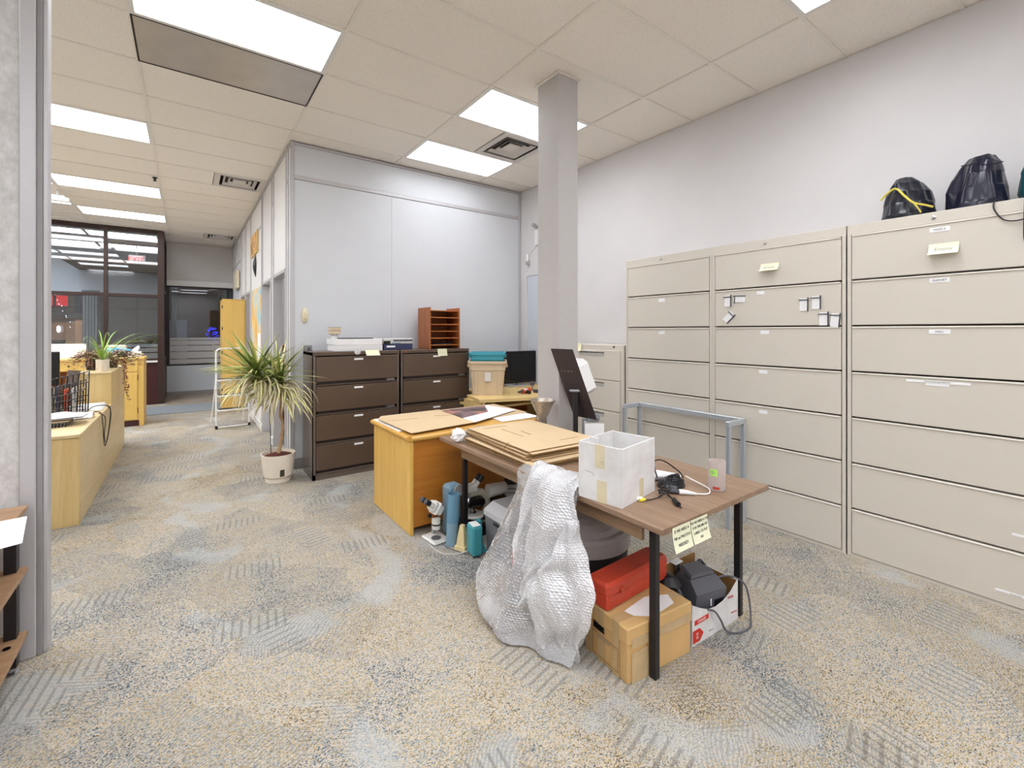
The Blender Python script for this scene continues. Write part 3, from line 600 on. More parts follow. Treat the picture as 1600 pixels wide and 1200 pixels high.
# sticky notes on the cabinets: bent paper
def sticky(name, label, origin, right, down, out, w_, h_, bend, mat, words=None, size=0.012, group=None, ink='ink'):
    r = Vector(right); d = Vector(down); n = Vector(out)
    N = 8; G = []
    for i in range(N+1):
        q = i/N; a = bend*q; 
        dd = d*(h_*(sin(a)/a if abs(a) > 1e-4 else 1)*q) if True else 0
        oo = n*(0.002+h_*q*(1-cos(a))/a if abs(a) > 1e-4 else 0.002)
        G.append((dd, oo))
    t = bpy.data.objects.new(name, None); COL.objects.link(t); t.location = origin; tag(t, label, 'note', group)
    m = MB(); 
    top = [[tuple(r*(w_*s)+dd+oo) for s in (0, 0.5, 1)] for dd, oo in G]; bot = [[tuple(Vector(p)-n*0.0006) for p in rw_] for rw_ in top]
    m.grid(top); m.grid([x[::-1] for x in bot]); m.put('sheet', mat, t)
    if words:
        k = len(words)
        for i, wd in enumerate(words):
            q = (i+0.7)/(k+0.6); a = bend*q; dn = (d*cos(a)+n*sin(a)).normalized(); nn = r.cross(dn)
            nn = -nn if nn.dot(n) < 0 else nn
            p = r*(w_*0.5)+d*(h_*(sin(a)/a if abs(a) > 1e-4 else 1)*q)+n*((0.002+h_*q*(1-cos(a))/a) if abs(a) > 1e-4 else 0.002)+nn*0.0012
            mt = Matrix((r.to_tuple(), (-dn).to_tuple(), nn.to_tuple())).transposed()
            text(wd, size, ink, t, p, mt.to_euler())
    return t
sticky('sticky_note', 'yellow sticky note curling off the top drawer of the middle tall cabinet', (3.652, 1.615, 2.015), (0, -1, 0), (0, 0, -1), (-1, 0, 0), 0.125, 0.075, 1.25, 'sticky_yellow', ['Empty'], 0.03, None, 'ink_grey')
sticky('sticky_note', 'yellow sticky note curling off the top drawer under the dark bags', (3.652, 0.685, 2.015), (0, -1, 0), (0, 0, -1), (-1, 0, 0), 0.125, 0.085, 1.2, 'sticky_yellow', ['Empty'], 0.03, None, 'ink_grey')
# hanging card magnets
def cardmag(y, z, ang, label, w_=0.05, h_=0.09):
    t = thing('card_magnet', label, 'magnet', (3.652, y, z), 0, 'small white card magnets on the middle cabinet')
    R_ = Matrix.Rotation(ang, 4, 'X')
    B((-0.004, -w_/2, -h_/2), (0.0, w_/2, h_/2), 0.001, R_).put('card', 'label_white', t)
    for k in range(4): B((-0.0045, -w_*0.3, h_*(0.15-k*0.14)), (-0.0038, w_*0.3, h_*(0.17-k*0.14)), 0, R_).put('text_line', 'label_grey', t)
    m = MB(); m.box((-0.008, -w_/2-0.005, -h_*0.52), (0.0, -w_/2+0.002, h_*0.56), 0.001, R_); m.tube([(-0.008, -w_/2, h_*0.38), (-0.008, w_/2, h_*0.38)], 0.0035, 6, mtx=R_); m.lathe([(0.0, -0.004), (0.007, -0.002), (0.007, 0.002), (0, 0.004)], 8, mtx=R_ @ Matrix.Translation((-0.008, w_/2, h_*0.38))); m.put('clip', 'charcoal_dark', t)
g1 = 'white card magnet on the middle tall cabinet, '
cardmag(1.868, 1.745, 0, g1+'upright above the tilted one'); cardmag(1.775, 1.755, -pi/2+0.05, g1+'turned sideways'); cardmag(1.86, 1.615, 0.75, g1+'tilted and lowest of three')
cardmag(1.33, 1.69, 0.02, g1+'first of the upper pair of four'); cardmag(1.255, 1.70, 0.0, g1+'second of the upper pair of four'); cardmag(1.21, 1.585, 0.0, g1+'first of the lower pair of four'); cardmag(1.145, 1.575, 0.09, g1+'last of the lower pair, by the edge')
# low beige file cabinet beside them
t = thing('file_cabinet', 'lower four drawer beige file cabinet between the column and the tall cabinets', 'cabinet', (3.665, 2.92, 0))
B((0.012, 0, 0.0), (0.45, 0.86, 1.355), 0.006).put('body', 'beige_metal', t)
for k in range(4):
    z0 = 0.02+k*0.322
    d = B((-0.004, 0.045, z0), (0.02, 0.83, z0+0.312), 0.003).put('drawer', 'beige_metal', t)
    B((-0.006, 0.25, z0+0.245), (-0.001, 0.60, z0+0.285), 0.0).put('handle', 'grey_plastic', d)
    B((-0.01, 0.25, z0+0.282), (-0.001, 0.60, z0+0.290), 0.001).put('handle_lip', 'gap_dark', d)
    B((-0.007, 0.36, z0+0.292), (-0.003, 0.5, z0+0.306), 0.001).put('label_card', 'label_grey', d)
m = MB(); m.lathe([(0.01, 0), (0.01, 0.006)], 10, mtx=Matrix.Translation((0.012, 0.13, 1.335)) @ Matrix.Rotation(-pi/2, 4, 'Y')); m.put('lock', 'gap_dark', t)
sticky('sticky_note', 'yellow sticky note hanging from the low beige file cabinet beside the column', (3.66, 3.62, 1.365), (0, -1, 0), (0.05, 0, -1), (-1, 0, 0), 0.13, 0.09, 0.45, 'sticky_yellow')
# aluminium frame in front of them
t = thing('metal_stand', 'light grey aluminium table frame without a top, standing before the tall cabinets', 'frame', (3.37, 1.71, 0))
def post(x, y): 
    m = MB(); m.box((x, y, 0), (x+0.03, y+0.009, 0.775)); m.box((x, y+0.021, 0), (x+0.03, y+0.03, 0.775)); m.box((x+0.008, y+0.008, 0), (x+0.022, y+0.022, 0.775)); return m
for x in (0, 0.22):
    for y in (0, 0.96): post(x, y).put('leg', 'grey_alu', t)
B((0.22, 0.0, 0.775), (0.25, 0.99, 0.815), 0.003).put('rail', 'grey_alu', t); B((0, 0, 0.775), (0.22, 0.03, 0.815), 0.003).put('rail', 'grey_alu', t); B((0, 0.96, 0.775), (0.22, 0.99, 0.815), 0.003).put('rail', 'grey_alu', t)

# ---------------- dark bags on the near cabinet
def lump(prof, seed, amp, folds, squash=0.0, n=96, mseg=56):
    """cloth sack: rings of a width/depth/height profile with radial creases"""
    rng = random.Random(seed); ph = [(rng.randint(3, 9), rng.uniform(0, 6.28), rng.uniform(0.3, 1), rng.uniform(-3, 3)) for _ in range(folds)]
    rings = []
    for i in range(mseg+1):
        q = i/mseg; k = q*(len(prof)-1); a = int(min(k, len(prof)-2)); f = k-a
        f = f*f*(3-2*f)
        cx, cy, rx, ry, z = [prof[a][c]*(1-f)+prof[a+1][c]*f for c in range(5)]
        ring = []
        for j in range(n):
            th = 2*pi*j/n
            w_ = sum(p[2]*abs(sin(p[0]*th/2*1.0*2/2+p[1]+p[3]*q))**1.4 for p in ph)/folds
            w_ += 0.16*sin(3*th+5*q+seed)*sin(6*q+th)
            s_ = 1+amp*(w_-0.55)*(0.35+min(1, 3*q))
            ring.append((cx+rx*s_*cos(th), cy+ry*s_*sin(th), z))
        rings.append(ring)
    return MB().loft(rings)
ZB = 2.21
t = thing('dust_bag', 'black nylon bag tied with a yellow cord, first on top of the near tall cabinet', 'bag', (3.84, 0.815, ZB))
lump([(0, 0, 0.16, 0.132, 0), (0, 0, 0.17, 0.138, 0.03), (0, -0.003, 0.165, 0.128, 0.10), (0, 0.0, 0.145, 0.108, 0.17), (0.01, 0.01, 0.11, 0.08, 0.235), (0.02, 0.02, 0.06, 0.045, 0.278), (0.02, 0.02, 0.015, 0.012, 0.29)], 3, 0.36, 6).put('sack', 'nylon_black', t)
pts = bez([(-0.11, 0.11, 0.14), (-0.12, 0.08, 0.17), (-0.14, 0.03, 0.19), (-0.168, -0.02, 0.125), (-0.178, -0.06, 0.075), (-0.17, -0.11, 0.05), (-0.15, -0.14, 0.035)], 8)
MB().tube(pts, 0.006, 6).put('cord', 'cord_yellow', t)
MB().tube(bez([(-0.178, -0.06, 0.075), (-0.185, -0.085, 0.03), (-0.185, -0.095, 0.006)], 6), 0.004, 6).put('cord_end', 'cord_yellow', t)
t = thing('dust_bag', 'large navy nylon bag standing between the corded black bag and the teal bag', 'bag', (3.86, 0.52, ZB), 0.2)
lump([(0, 0, 0.17, 0.128, 0), (0, 0, 0.175, 0.132, 0.03), (0, 0.0, 0.165, 0.122, 0.12), (0, -0.006, 0.15, 0.105, 0.20), (0.01, -0.012, 0.13, 0.085, 0.265), (0.01, -0.018, 0.09, 0.058, 0.308), (0.01, -0.02, 0.02, 0.015, 0.325)], 11, 0.34, 5).put('sack', 'nylon_navy', t)
MB().tube(bez([(-0.13, 0.07, 0.25), (-0.155, 0.02, 0.24), (-0.15, -0.04, 0.225), (-0.13, -0.09, 0.235)], 6), 0.003, 5).put('seam', 'nylon_black', t)
t = thing('dust_bag', 'teal nylon drawstring bag at the right end of the near tall cabinet', 'bag', (3.86, 0.225, ZB))
lump([(0, 0, 0.14, 0.12, 0), (0, 0, 0.16, 0.14, 0.06), (0, 0.0, 0.155, 0.135, 0.16), (-0.01, -0.01, 0.11, 0.10, 0.26), (-0.02, -0.02, 0.04, 0.04, 0.30), (-0.03, -0.02, 0.055, 0.05, 0.325), (-0.03, -0.02, 0.02, 0.02, 0.32)], 21, 0.34, 6).put('sack', 'nylon_teal', t)
m = MB(); m.tube([(-0.125+0.02*cos(a), 0.02+0.035*cos(a), 0.2+0.035*sin(a)) for a in [2*pi*k/14 for k in range(14)]], 0.006, 6, closed=True); m.put('drawstring', 'nylon_teal', t)
m = MB(); m.tube(bez([(3.70, 0.43, 2.215), (3.655, 0.43, 2.205), (3.643, 0.425, 2.16), (3.64, 0.39, 2.10), (3.64, 0.33, 2.09), (3.64, 0.27, 2.12)], 8), 0.0035, 6)
m.tube(bez([(3.70, 0.325, 2.225), (3.648, 0.32, 2.21), (3.64, 0.322, 2.0), (3.64, 0.31, 1.965), (3.64, 0.29, 1.97), (3.64, 0.285, 2.2), (3.70, 0.28, 2.225)], 8), 0.0035, 6)
tag(m.put('hanging_cable', 'black_plastic'), 'thin black cable looping down from under the teal bag', 'cable')

# ================================================================ BROWN FILING CABINETS
def brown_cabinet(x0, x1, label):
    wd = x1-x0; H = 1.288; y0 = 4.62; dp = 0.43
    t = thing('brown_cabinet', label, 'cabinet', (x0, y0, 0), 0, 'brown lateral filing cabinets')
    m = MB(); m.box((0, 0.0, 0), (0.006, dp, H)); m.box((wd-0.006, 0, 0), (wd, dp, H)); m.box((0.006, dp-0.01, 0), (wd-0.006, dp, H-0.02)); m.box((0, 0, 0), (wd, 0.02, 0.055)); m.box((0, 0, 0), (0.03, 0.02, H)); m.box((wd-0.03, 0, 0), (wd, 0.02, H)); m.put('body', 'brown_side', t)
    B((0, -0.004, H-0.038), (wd, dp, H), 0.004).put('top', 'brown_metal', t)
    B((0.03, 0.05, 0.055), (wd-0.03, 0.06, H-0.04)).put('recess', 'brown_dark', t)
    for k in range(4):
        za = 0.06+k*0.2975
        d = B((0.034, -0.008, za+0.036), (wd-0.034, 0.03, za+0.286), 0.003).put('drawer', 'brown_metal', t)
        h = B((0.05, 0.006, za+0.004), (wd-0.05, 0.04, za+0.034)).put('pull', 'brown_dark', d)
        B((0.034, -0.008, za-0.004), (wd-0.034, 0.02, za+0.006), 0.002).put('pull_lip', 'brown_metal', d)
        B((wd-0.15, -0.002, za+0.008), (wd-0.06, 0.01, za+0.032), 0.001).put('catch_plate', 'steel', d)
        B((wd*0.45, -0.011, za+0.245), (wd*0.45+0.095, -0.007, za+0.264), 0.001).put('label_card', 'label_white', d)
    return t
brown_cabinet(1.035, 1.96, 'brown four drawer filing cabinet nearer the potted plant, with white boxes on top')
brown_cabinet(1.97, 2.875, 'brown four drawer filing cabinet under the wooden letter tray, beside the storage tote')
t = thing('wall_bracket', 'small grey metal box on the wall just above the brown cabinet', 'box', (1.06, 5.06, 1.26))
B((0, 0.02, 0), (0.075, 0.1, 0.085), 0.003).put('case', 'steel', t); B((0.025, 0.012, 0.02), (0.05, 0.022, 0.065), 0.002).put('slot', 'charcoal', t)
TB = 1.288
t = thing('flat_box', 'lower of two white flat boxes stacked on the brown cabinet', 'box', (1.275, 4.70, TB), 0.0, 'white boxes on the brown cabinet'); B((0, 0, 0), (0.52, 0.30, 0.066), 0.003).put('carton', 'white_plastic', t); B((0.003, -0.002, 0.06), (0.517, 0.29, 0.0655), 0.001).put('flap', 'label_grey', t)
t = thing('flat_box', 'upper white flat box with a thin black tablet lying on it', 'box', (1.27, 4.705, TB+0.067), 0.01, 'white boxes on the brown cabinet'); B((0, 0, 0), (0.525, 0.295, 0.062), 0.003).put('carton', 'white_plastic', t); B((0.19, -0.002, 0.03), (0.192, 0.0, 0.062)).put('seam', 'label_grey', t)
t = thing('tablet', 'thin black tablet on top of the white flat boxes', 'tablet', (1.36, 4.72, TB+0.130), 0.02); B((0, 0, 0), (0.34, 0.24, 0.009), 0.003).put('case', 'black_plastic', t); B((0.015, 0.012, 0.009), (0.325, 0.228, 0.0105)).put('screen', 'screen_black', t)
t = thing('desk_device', 'small beige box shaped device on a round foot, on the white flat boxes', 'device', (1.305, 4.83, TB+0.130))
B((-0.055, -0.05, 0.05), (0.055, 0.05, 0.125), 0.006).put('body', 'tote_beige', t); B((-0.058, -0.053, 0.085), (0.058, 0.053, 0.0885), 0.001).put('band', 'gap_dark', t); B((-0.058, -0.053, 0.12), (0.058, 0.053, 0.128), 0.002).put('lid', 'grey_plastic', t); MB().lathe([(0.045, 0), (0.045, 0.006), (0.03, 0.03), (0.04, 0.05)], 18).put('foot', 'pale_grey', t)
B((0.02, -0.1, 0), (0.075, -0.03, 0.012), 0.003).put('base_plate', 'charcoal', t)
t = thing('binder', 'navy box file with a white label, lying beside the white boxes', 'binder', (1.812, 4.70, TB)); B((0, 0, 0), (0.345, 0.27, 0.068), 0.004).put('cover', 'navy', t); B((0.03, -0.003, 0.03), (0.13, 0, 0.05)).put('spine_label', 'label_white', t)
t = thing('terminal_strip', 'pale grey switch unit with a row of dark sockets, on the navy box file', 'device', (1.806, 4.70, TB+0.069)); B((0, 0, 0), (0.355, 0.2, 0.06), 0.006).put('body', 'pale_grey', t)
for k in range(9): B((0.115+k*0.026, -0.004, 0.028), (0.137+k*0.026, 0.001, 0.048), 0.001).put('socket', 'charcoal_dark', t)
B((0.0, -0.004, 0.0), (0.08, 0.001, 0.035), 0.002).put('plug', 'black_plastic', t); B((0.1, -0.003, 0.006), (0.2, 0.0, 0.014)).put('label_strip', 'blue_tube', t)
t = thing('letter_tray', 'brown wooden letter tray with open shelves on the brown cabinets', 'letter tray', (2.385, 4.72, TB))
B((0, 0, 0), (0.018, 0.32, 0.5), 0.003).put('side_panel', 'tray_wood', t); B((0.402, 0, 0), (0.42, 0.32, 0.5), 0.003).put('side_panel', 'tray_wood', t); B((0.018, 0.305, 0), (0.402, 0.318, 0.47)).put('back_panel', 'tray_wood', t)
for k in range(6): B((0.018, 0.004, 0.04+k*0.083), (0.402, 0.305, 0.05+k*0.083), 0.001).put('shelf', 'tray_shelf', t)
B((0.06, 0.03, 0.051), (0.32, 0.28, 0.066)).put('folder', 'black_plastic', t)
sticky('sticky_note', 'cream sticky note over the top edge of the brown cabinet nearer the plant', (1.565, 4.608, 1.298), (1, 0, 0), (0.12, -0.25, -1), (0, -1, 0), 0.15, 0.06, 0.6, 'sticky_yellow')
sticky('sticky_note', 'pale sticky note on the brown cabinet below the letter tray', (2.43, 4.608, 1.292), (1, 0, 0), (0.05, 0, -1), (0, -1, 0), 0.125, 0.085, 0.25, 'sticky_pale')
m = MB(); m.lathe([(0.034, 0), (0.034, 0.008), (0.02, 0.013), (0, 0.013)], 16, mtx=Matrix.Translation((1.485, 4.615, 1.285)) @ Matrix.Rotation(pi/2, 4, 'X')); tag(m.put('round_magnet', 'pale_grey'), 'round pale magnet on the top edge of the brown cabinet', 'magnet')
m = MB(); m.lathe([(0.008, 0), (0.008, 0.006)], 10, mtx=Matrix.Translation((2.03, 4.614, 1.268)) @ Matrix.Rotation(pi/2, 4, 'X')); tag(m.put('push_button', 'orange'), 'tiny reddish knob at the top of the right brown cabinet', 'knob')
# wall ornament
t = thing('wall_ornament', 'oval cream carved ornament hung on the white partition', 'ornament', (1.075, 5.17, 1.675))
N = 22; G = []
m = MB(); rings = []
for q in range(7):
    a = q/6*pi/2; rr = cos(a); zz = sin(a)
    rings.append([(0.038*rr*cos(2*pi*k/20), -0.03*zz-0.002, 0.088*rr*sin(2*pi*k/20)) for k in range(20)])
m.loft(rings); m.put('disc', 'cream_plastic', t)
for x, z, r in ((-0.012, 0.025, 0.009), (0.014, 0.02, 0.009), (0.004, -0.005, 0.010), (0.006, -0.035, 0.012), (-0.012, -0.03, 0.007)):
    MB().lathe([(0, -r*0.6), (r, 0), (0, r*0.6)], 8, mtx=Matrix.Translation((x, -0.03, z))).put('boss', 'cone_cream', t)

# ================================================================ COMPUTER DESK, TV, TOTE
t = thing('computer_desk', 'pale yellow corner desk behind the column holding the tote and screen', 'desk', (0, 0, 0))
MB().prism([(2.93, 4.40), (2.74, 4.45), (2.64, 4.02), (3.27, 3.84), (4.08, 3.84), (4.08, 4.96), (2.93, 4.96)][::-1], 0.715, 0.75).put('desktop', 'maple_desk', t)
B((2.68, 4.03, 0), (2.72, 4.42, 0.715)).put('side_panel', 'maple_desk', t); B((4.03, 3.9, 0), (4.07, 4.95, 0.715)).put('side_panel', 'maple_desk', t); B((2.95, 4.9, 0.1), (4.05, 4.93, 0.715)).put('back_panel', 'red_brown', t); B((2.73, 4.1, 0.62), (4.03, 4.6, 0.645)).put('keyboard_shelf', 'maple_desk', t)
t = thing('television', 'black flat screen television on the corner desk behind the column', 'television', (3.73, 4.80, 0.75), 0)
B((-0.365, -0.02, 0.035), (0.365, 0.03, 0.475), 0.006).put('bezel', 'black_plastic', t); B((-0.35, -0.024, 0.06), (0.35, -0.019, 0.462)).put('screen', 'screen_black', t); B((-0.28, -0.028, 0.02), (0.0, -0.018, 0.034), 0.002).put('trim_strip', 'chrome', t)
B((-0.18, -0.12, 0), (0.18, 0.1, 0.012), 0.004).put('stand', 'grey_plastic', t); B((-0.04, 0.0, 0.012), (0.04, 0.03, 0.06)).put('neck', 'black_plastic', t)
def tote(name, label, loc, rz, w0, d0, w1, d1, h, mat, ribs=True, tape=True):
    t = thing(name, label, 'tote', loc, rz, 'nested storage totes')
    def rr(w_, d_, z, c=0.04):
        pts = []
        for sx, sy, a0 in ((1, 1, 0), (-1, 1, 90), (-1, -1, 180), (1, -1, 270)):
            for k in range(4): a = radians(a0+k*30); pts.append((sx*(w_/2-c)+c*cos(a), sy*(d_/2-c)+c*sin(a), z))
        return pts
    m = MB(); m.loft([rr(w0, d0, 0), rr(w1, d1, h*0.72), rr(w1+0.015, d1+0.015, h*0.74), rr(w1+0.02, d1+0.02, h-0.03), rr(w1+0.05, d1+0.05, h-0.028), rr(w1+0.05, d1+0.05, h), rr(w1, d1, h), rr(w0, d0, 0.02)]); m.put('tub', mat, t)
    if ribs:
        for sx in (-1, 1):
            for k in (-0.13, 0.0, 0.13):
                m = MB(); m._add([(k-0.012, sx*d0/2, 0.02), (k+0.012, sx*d0/2, 0.02), (k+0.012, sx*d1/2, h*0.7), (k-0.012, sx*d1/2, h*0.7), (k-0.012, sx*(d0/2+0.012), 0.02), (k+0.012, sx*(d0/2+0.012), 0.02), (k+0.012, sx*(d1/2+0.012), h*0.7), (k-0.012, sx*(d1/2+0.012), h*0.7)], [(0, 1, 5, 4), (1, 2, 6, 5), (2, 3, 7, 6), (3, 0, 4, 7), (4, 5, 6, 7), (3, 2, 1, 0)]); m.put('rib', mat, t)
    for sx in (-1, 1): B((sx*(w1/2)+0.0, -0.06, h*0.8), (sx*(w1/2+0.035), 0.06, h*0.9), 0.006).put('handle', mat, t)
    return t
t = tote('storage_tote', 'beige plastic storage tote with a teal tote nested inside it', (2.985, 4.375, 0.75), -0.62, 0.36, 0.30, 0.41, 0.36, 0.40, 'tote_beige')
B((-0.03, -0.195, 0.17), (0.04, -0.19, 0.27), 0, None).put('label_sheet', 'label_grey', t)
tote('storage_tote', 'teal plastic tote nested in the top of the beige tote', (2.985, 4.375, 0.925), -0.62, 0.32, 0.26, 0.38, 0.33, 0.325, 'tote_teal', False)
t = thing('glue_gun', 'orange and black hand tool lying in front of the television', 'tool', (3.33, 4.12, 0.75), 0.35)
MB().tube([(-0.02, 0, 0.03), (0.15, 0.0, 0.035)], 0.027, 10).put('body', 'orange', t); MB().tube([(0.04, 0, 0.03), (0.0, -0.09, 0.022)], 0.02, 8).put('grip', 'black_plastic', t); MB().tube([(-0.02, 0, 0.03), (-0.1, 0.01, 0.03)], 0.018, 8, r2=0.01).put('nozzle', 'charcoal_dark', t); B((0.0, -0.03, 0.028), (0.06, 0.02, 0.06), 0.004).put('white_label', 'label_white', t)
t = thing('power_adapter', 'dark blocky adapter lying beside the orange hand tool', 'adapter', (3.50, 4.07, 0.75), 0.1); B((0, 0, 0), (0.13, 0.07, 0.035), 0.006).put('block', 'charcoal_dark', t); MB().tube(bez([(0.13, 0.03, 0.015), (0.2, 0.05, 0.008), (0.24, 0.01, 0.006)], 6), 0.005, 6).put('cord', 'black_plastic', t)
t = thing('webcam', 'small webcam on a folding stand at the column edge of the corner desk', 'webcam', (3.62, 4.3, 0.75)); MB().lathe([(0.05, 0), (0.05, 0.008), (0.01, 0.014), (0.008, 0.06)], 14).put('stand', 'steel', t); MB().lathe([(0.0, -0.03), (0.026, -0.022), (0.03, 0), (0.02, 0.025), (0, 0.03)], 14, (0, 0, 0.085)).put('head', 'charcoal', t)

# ================================================================ YELLOW DESK
t = thing('oak_desk', 'yellow oak desk covered with flat cardboard sheets', 'desk', (1.33, 2.96, 0))
m = MB(); m.prism([(0.0, 0.03), (0.03, 0.0), (1.30, 0.0), (1.30, 0.80), (0.03, 0.80), (0.0, 0.77)], 0.693, 0.730); m.put('desktop', 'oak_yellow_x', t)
B((0.015, 0.012, 0.0), (0.045, 0.77, 0.693), 0.006).put('side_panel', 'oak_yellow', t); B((1.26, 0.012, 0.0), (1.29, 0.77, 0.693), 0.006).put('side_panel', 'oak_yellow', t); B((0.045, 0.03, 0.05), (1.26, 0.05, 0.693)).put('modesty_panel', 'oak_deep', t)
B((0.05, 0.3, 0.08), (0.45, 0.76, 0.69)).put('pedestal', 'oak_yellow', t)
m = MB(); m.tube([(0.02, 0.004, 0.712), (1.30, 0.004, 0.712)], 0.018, 10); m.tube([(0.004, 0.02, 0.712), (0.004, 0.78, 0.712)], 0.018, 10); m.put('edge_band', 'oak_yellow_x', t)
def sheet(name, label, pts, z, th, mat, cat, group=None, rise=None):
    n = len(pts); zz = rise or [0]*n
    c = (sum(p[0] for p in pts)/n, sum(p[1] for p in pts)/n)
    m = MB(); m._add([(p[0]-c[0], p[1]-c[1], zz[i]) for i, p in enumerate(pts)]+[(p[0]-c[0], p[1]-c[1], zz[i]+th) for i, p in enumerate(pts)], [tuple(range(n))[::-1], tuple(range(n, 2*n))]+[(i, (i+1) % n, n+(i+1) % n, n+i) for i in range(n)])
    o = m.put(name, mat, None, (c[0], c[1], z)); return tag(o, label, cat, group)
def ccw(p): 
    a = sum(p[i][0]*p[(i+1) % len(p)][1]-p[(i+1) % len(p)][0]*p[i][1] for i in range(len(p)))
    return p if a > 0 else p[::-1]
DZ = 0.7305
sheet('paper_sheet', 'white sheet peeking out at the left edge of the cardboard on the oak desk', ccw([(1.335, 3.72), (1.338, 3.17), (1.6, 3.2), (1.6, 3.75)]), DZ, 0.002, 'paper', 'paper')
sheet('paper_sheet', 'white paper sticking out behind the cardboard on the oak desk', ccw([(1.66, 4.02-0.26), (1.75, 3.30), (2.3, 3.35), (2.2, 3.755)]), DZ+0.0025, 0.002, 'paper', 'paper')
sheet('paper_sheet', 'white sheets at the right end of the oak desk beside the funnel', ccw([(2.2, 3.0), (2.61, 2.99), (2.61, 3.3), (2.22, 3.32)]), DZ+0.002, 0.006, 'paper', 'paper')
sheet('cardboard_sheet', 'wide cardboard sheet at the back right of the oak desk', ccw([(1.75, 3.12), (2.63, 3.2), (2.64, 3.75), (1.8, 3.755)]), DZ+0.009, 0.004, 'cardboard', 'cardboard')
sheet('cardboard_sheet', 'cardboard sheet with a folded corner at the back left of the oak desk', ccw([(1.40, 3.2), (2.05, 3.22), (2.0, 3.755), (1.42, 3.755), (1.36, 3.66)]), DZ+0.0135, 0.004, 'cardboard', 'cardboard')
o = sheet('cardboard_sheet', 'topmost large cardboard sheet hanging over the front left of the oak desk', ccw([(1.345, 3.62), (1.36, 2.985), (2.0, 3.06), (2.06, 3.5), (1.75, 3.6)]), DZ+0.018, 0.004, 'cardboard', 'cardboard')
o['kind'] = 'thing'
for a, b in (((-0.33, 0.14), (-0.07, 0.1)), ((0.1, 0.12), (0.32, 0.05))):
    MB().tube([(a[0], a[1], 0.0042), (b[0], b[1], 0.0042)], 0.0016, 4).put('slit', 'cardboard_in', o)
sheet('print_sheet', 'white printed poster edge lying on the cardboard at the right of the oak desk', ccw([(1.95, 3.04), (2.58, 3.30), (2.50, 3.66), (1.98, 3.60)]), DZ+0.0225, 0.0015, 'paper', 'print')
sheet('photo_print', 'glossy reddish dark photo print on the oak desk', ccw([(1.95, 3.24), (2.30, 3.36), (2.46, 3.66), (1.98, 3.66)]), DZ+0.0245, 0.0015, 'photo_print', 'print')

# ================================================================ WALNUT TABLE AND WHAT LIES ON IT
TX0, TX1, TY0, TY1, TZ = 1.54, 2.435, 1.04, 2.89, 0.72
t = thing('work_table', 'walnut topped table with square black metal legs', 'table', (TX0, TY0, 0))
B((0, 0, TZ-0.026), (TX1-TX0, TY1-TY0, TZ), 0.002).put('tabletop', 'walnut', t)
W_, L_ = TX1-TX0, TY1-TY0
B((0.072, 0.148, TZ-0.118), (0.09, L_-0.195, TZ-0.026)).put('apron', 'walnut_edge', t); B((W_-0.045, 0.13, TZ-0.13), (W_-0.03, L_-0.16, TZ-0.026)).put('apron', 'walnut_edge', t); B((0.12, 0.118, TZ-0.10), (W_-0.03, 0.136, TZ-0.026)).put('apron', 'walnut_edge', t)
for x, y in ((0.116, 0.112), (W_-0.040, 0.122), (0.10, L_-0.19), (W_-0.040, L_-0.19)):
    B((x, y, 0), (x+0.032, y+0.032, TZ-0.026), 0.002).put('leg', 'black_metal', t)
sticky('sticky_note', 'handwritten sticky note on the table edge nearer the front leg', (1.60, 1.038, 0.712), (1, 0, 0), (0, 0, -1), (0, -1, 0), 0.125, 0.098, 0.35, 'sticky_pale', ['IS WE NEED A', 'MR w/ PHOTOS', 'NEEDED?'], 0.0165)
sticky('sticky_note', 'handwritten sticky note on the table edge, second from the front leg', (1.73, 1.038, 0.712), (1, 0, 0), (0.04, 0, -1), (0, -1, 0), 0.125, 0.098, 0.35, 'sticky_pale', ['DO WE NEED A TOP', 'FOR THE BIN W/', 'LABELS TO PUT', 'IN?'], 0.0145)
# flattened boxes
z = TZ+0.0008
rng = random.Random(5)
def flatbox(k, x0, y0, x1, y1, rz, z, th, label, notch):
    t = thing('flat_cardboard_box', label, 'cardboard', (1.90, 2.28, z), rz, 'flattened cardboard boxes on the walnut table')
    dx, dy = (x1-x0)/2, (y1-y0)/2
    # two leaves with the slotted flaps showing as notches
    for lo in (0, th/2):
        B((-dx, -dy, lo+0.0004), (dx, dy, lo+th/2-0.0009)).put('board', 'cardboard', t)
    B((-dx-0.001, -dy+notch, 0.0002), (-dx+0.02, -dy+notch+0.005, th)).put('slot', 'cardboard_in', t)
    e = MB()
    for lo in (0, th/2): e.box((-dx+0.001, -dy-0.0012, lo+0.0008), (dx-0.001, -dy+0.003, lo+th/2-0.0013)); e.box((-dx-0.0012, -dy+0.001, lo+0.0008), (-dx+0.003, dy-0.001, lo+th/2-0.0013))
    e.put('corrugated_edge', 'cardboard_edge', t)
    B((-dx+0.012, -dy+0.012, 0.0006), (dx-0.012, dy-0.012, th-0.0016)).put('inner_layer', 'cardboard_in', t)
    return t
NB = 12
for k in range(NB):
    th = 0.0074
    off = (rng.uniform(-0.014, 0.014), rng.uniform(-0.022, 0.022))
    lo = k < 5
    sx, sy = (0.60, 0.76) if lo else (0.57, 0.72)
    label = 'topmost flattened cardboard box of the stack on the walnut table' if k == NB-1 else ('lowest flattened cardboard box, flat on the walnut tabletop' if k == 0 else 'one of the flattened cardboard boxes inside the stack on the table')
    t = flatbox(k, -sx/2+1.9+off[0], 0, sx/2+1.9+off[0], sy, -0.06+rng.uniform(-0.02, 0.02)+(0.03 if lo else 0), z, th, label, 0.36+rng.uniform(-.03, .03) if lo else 0.22)
    t.location.x += off[0]+(0.0 if lo else 0.015); t.location.y += off[1]-(0.03 if lo else 0)
    z += th
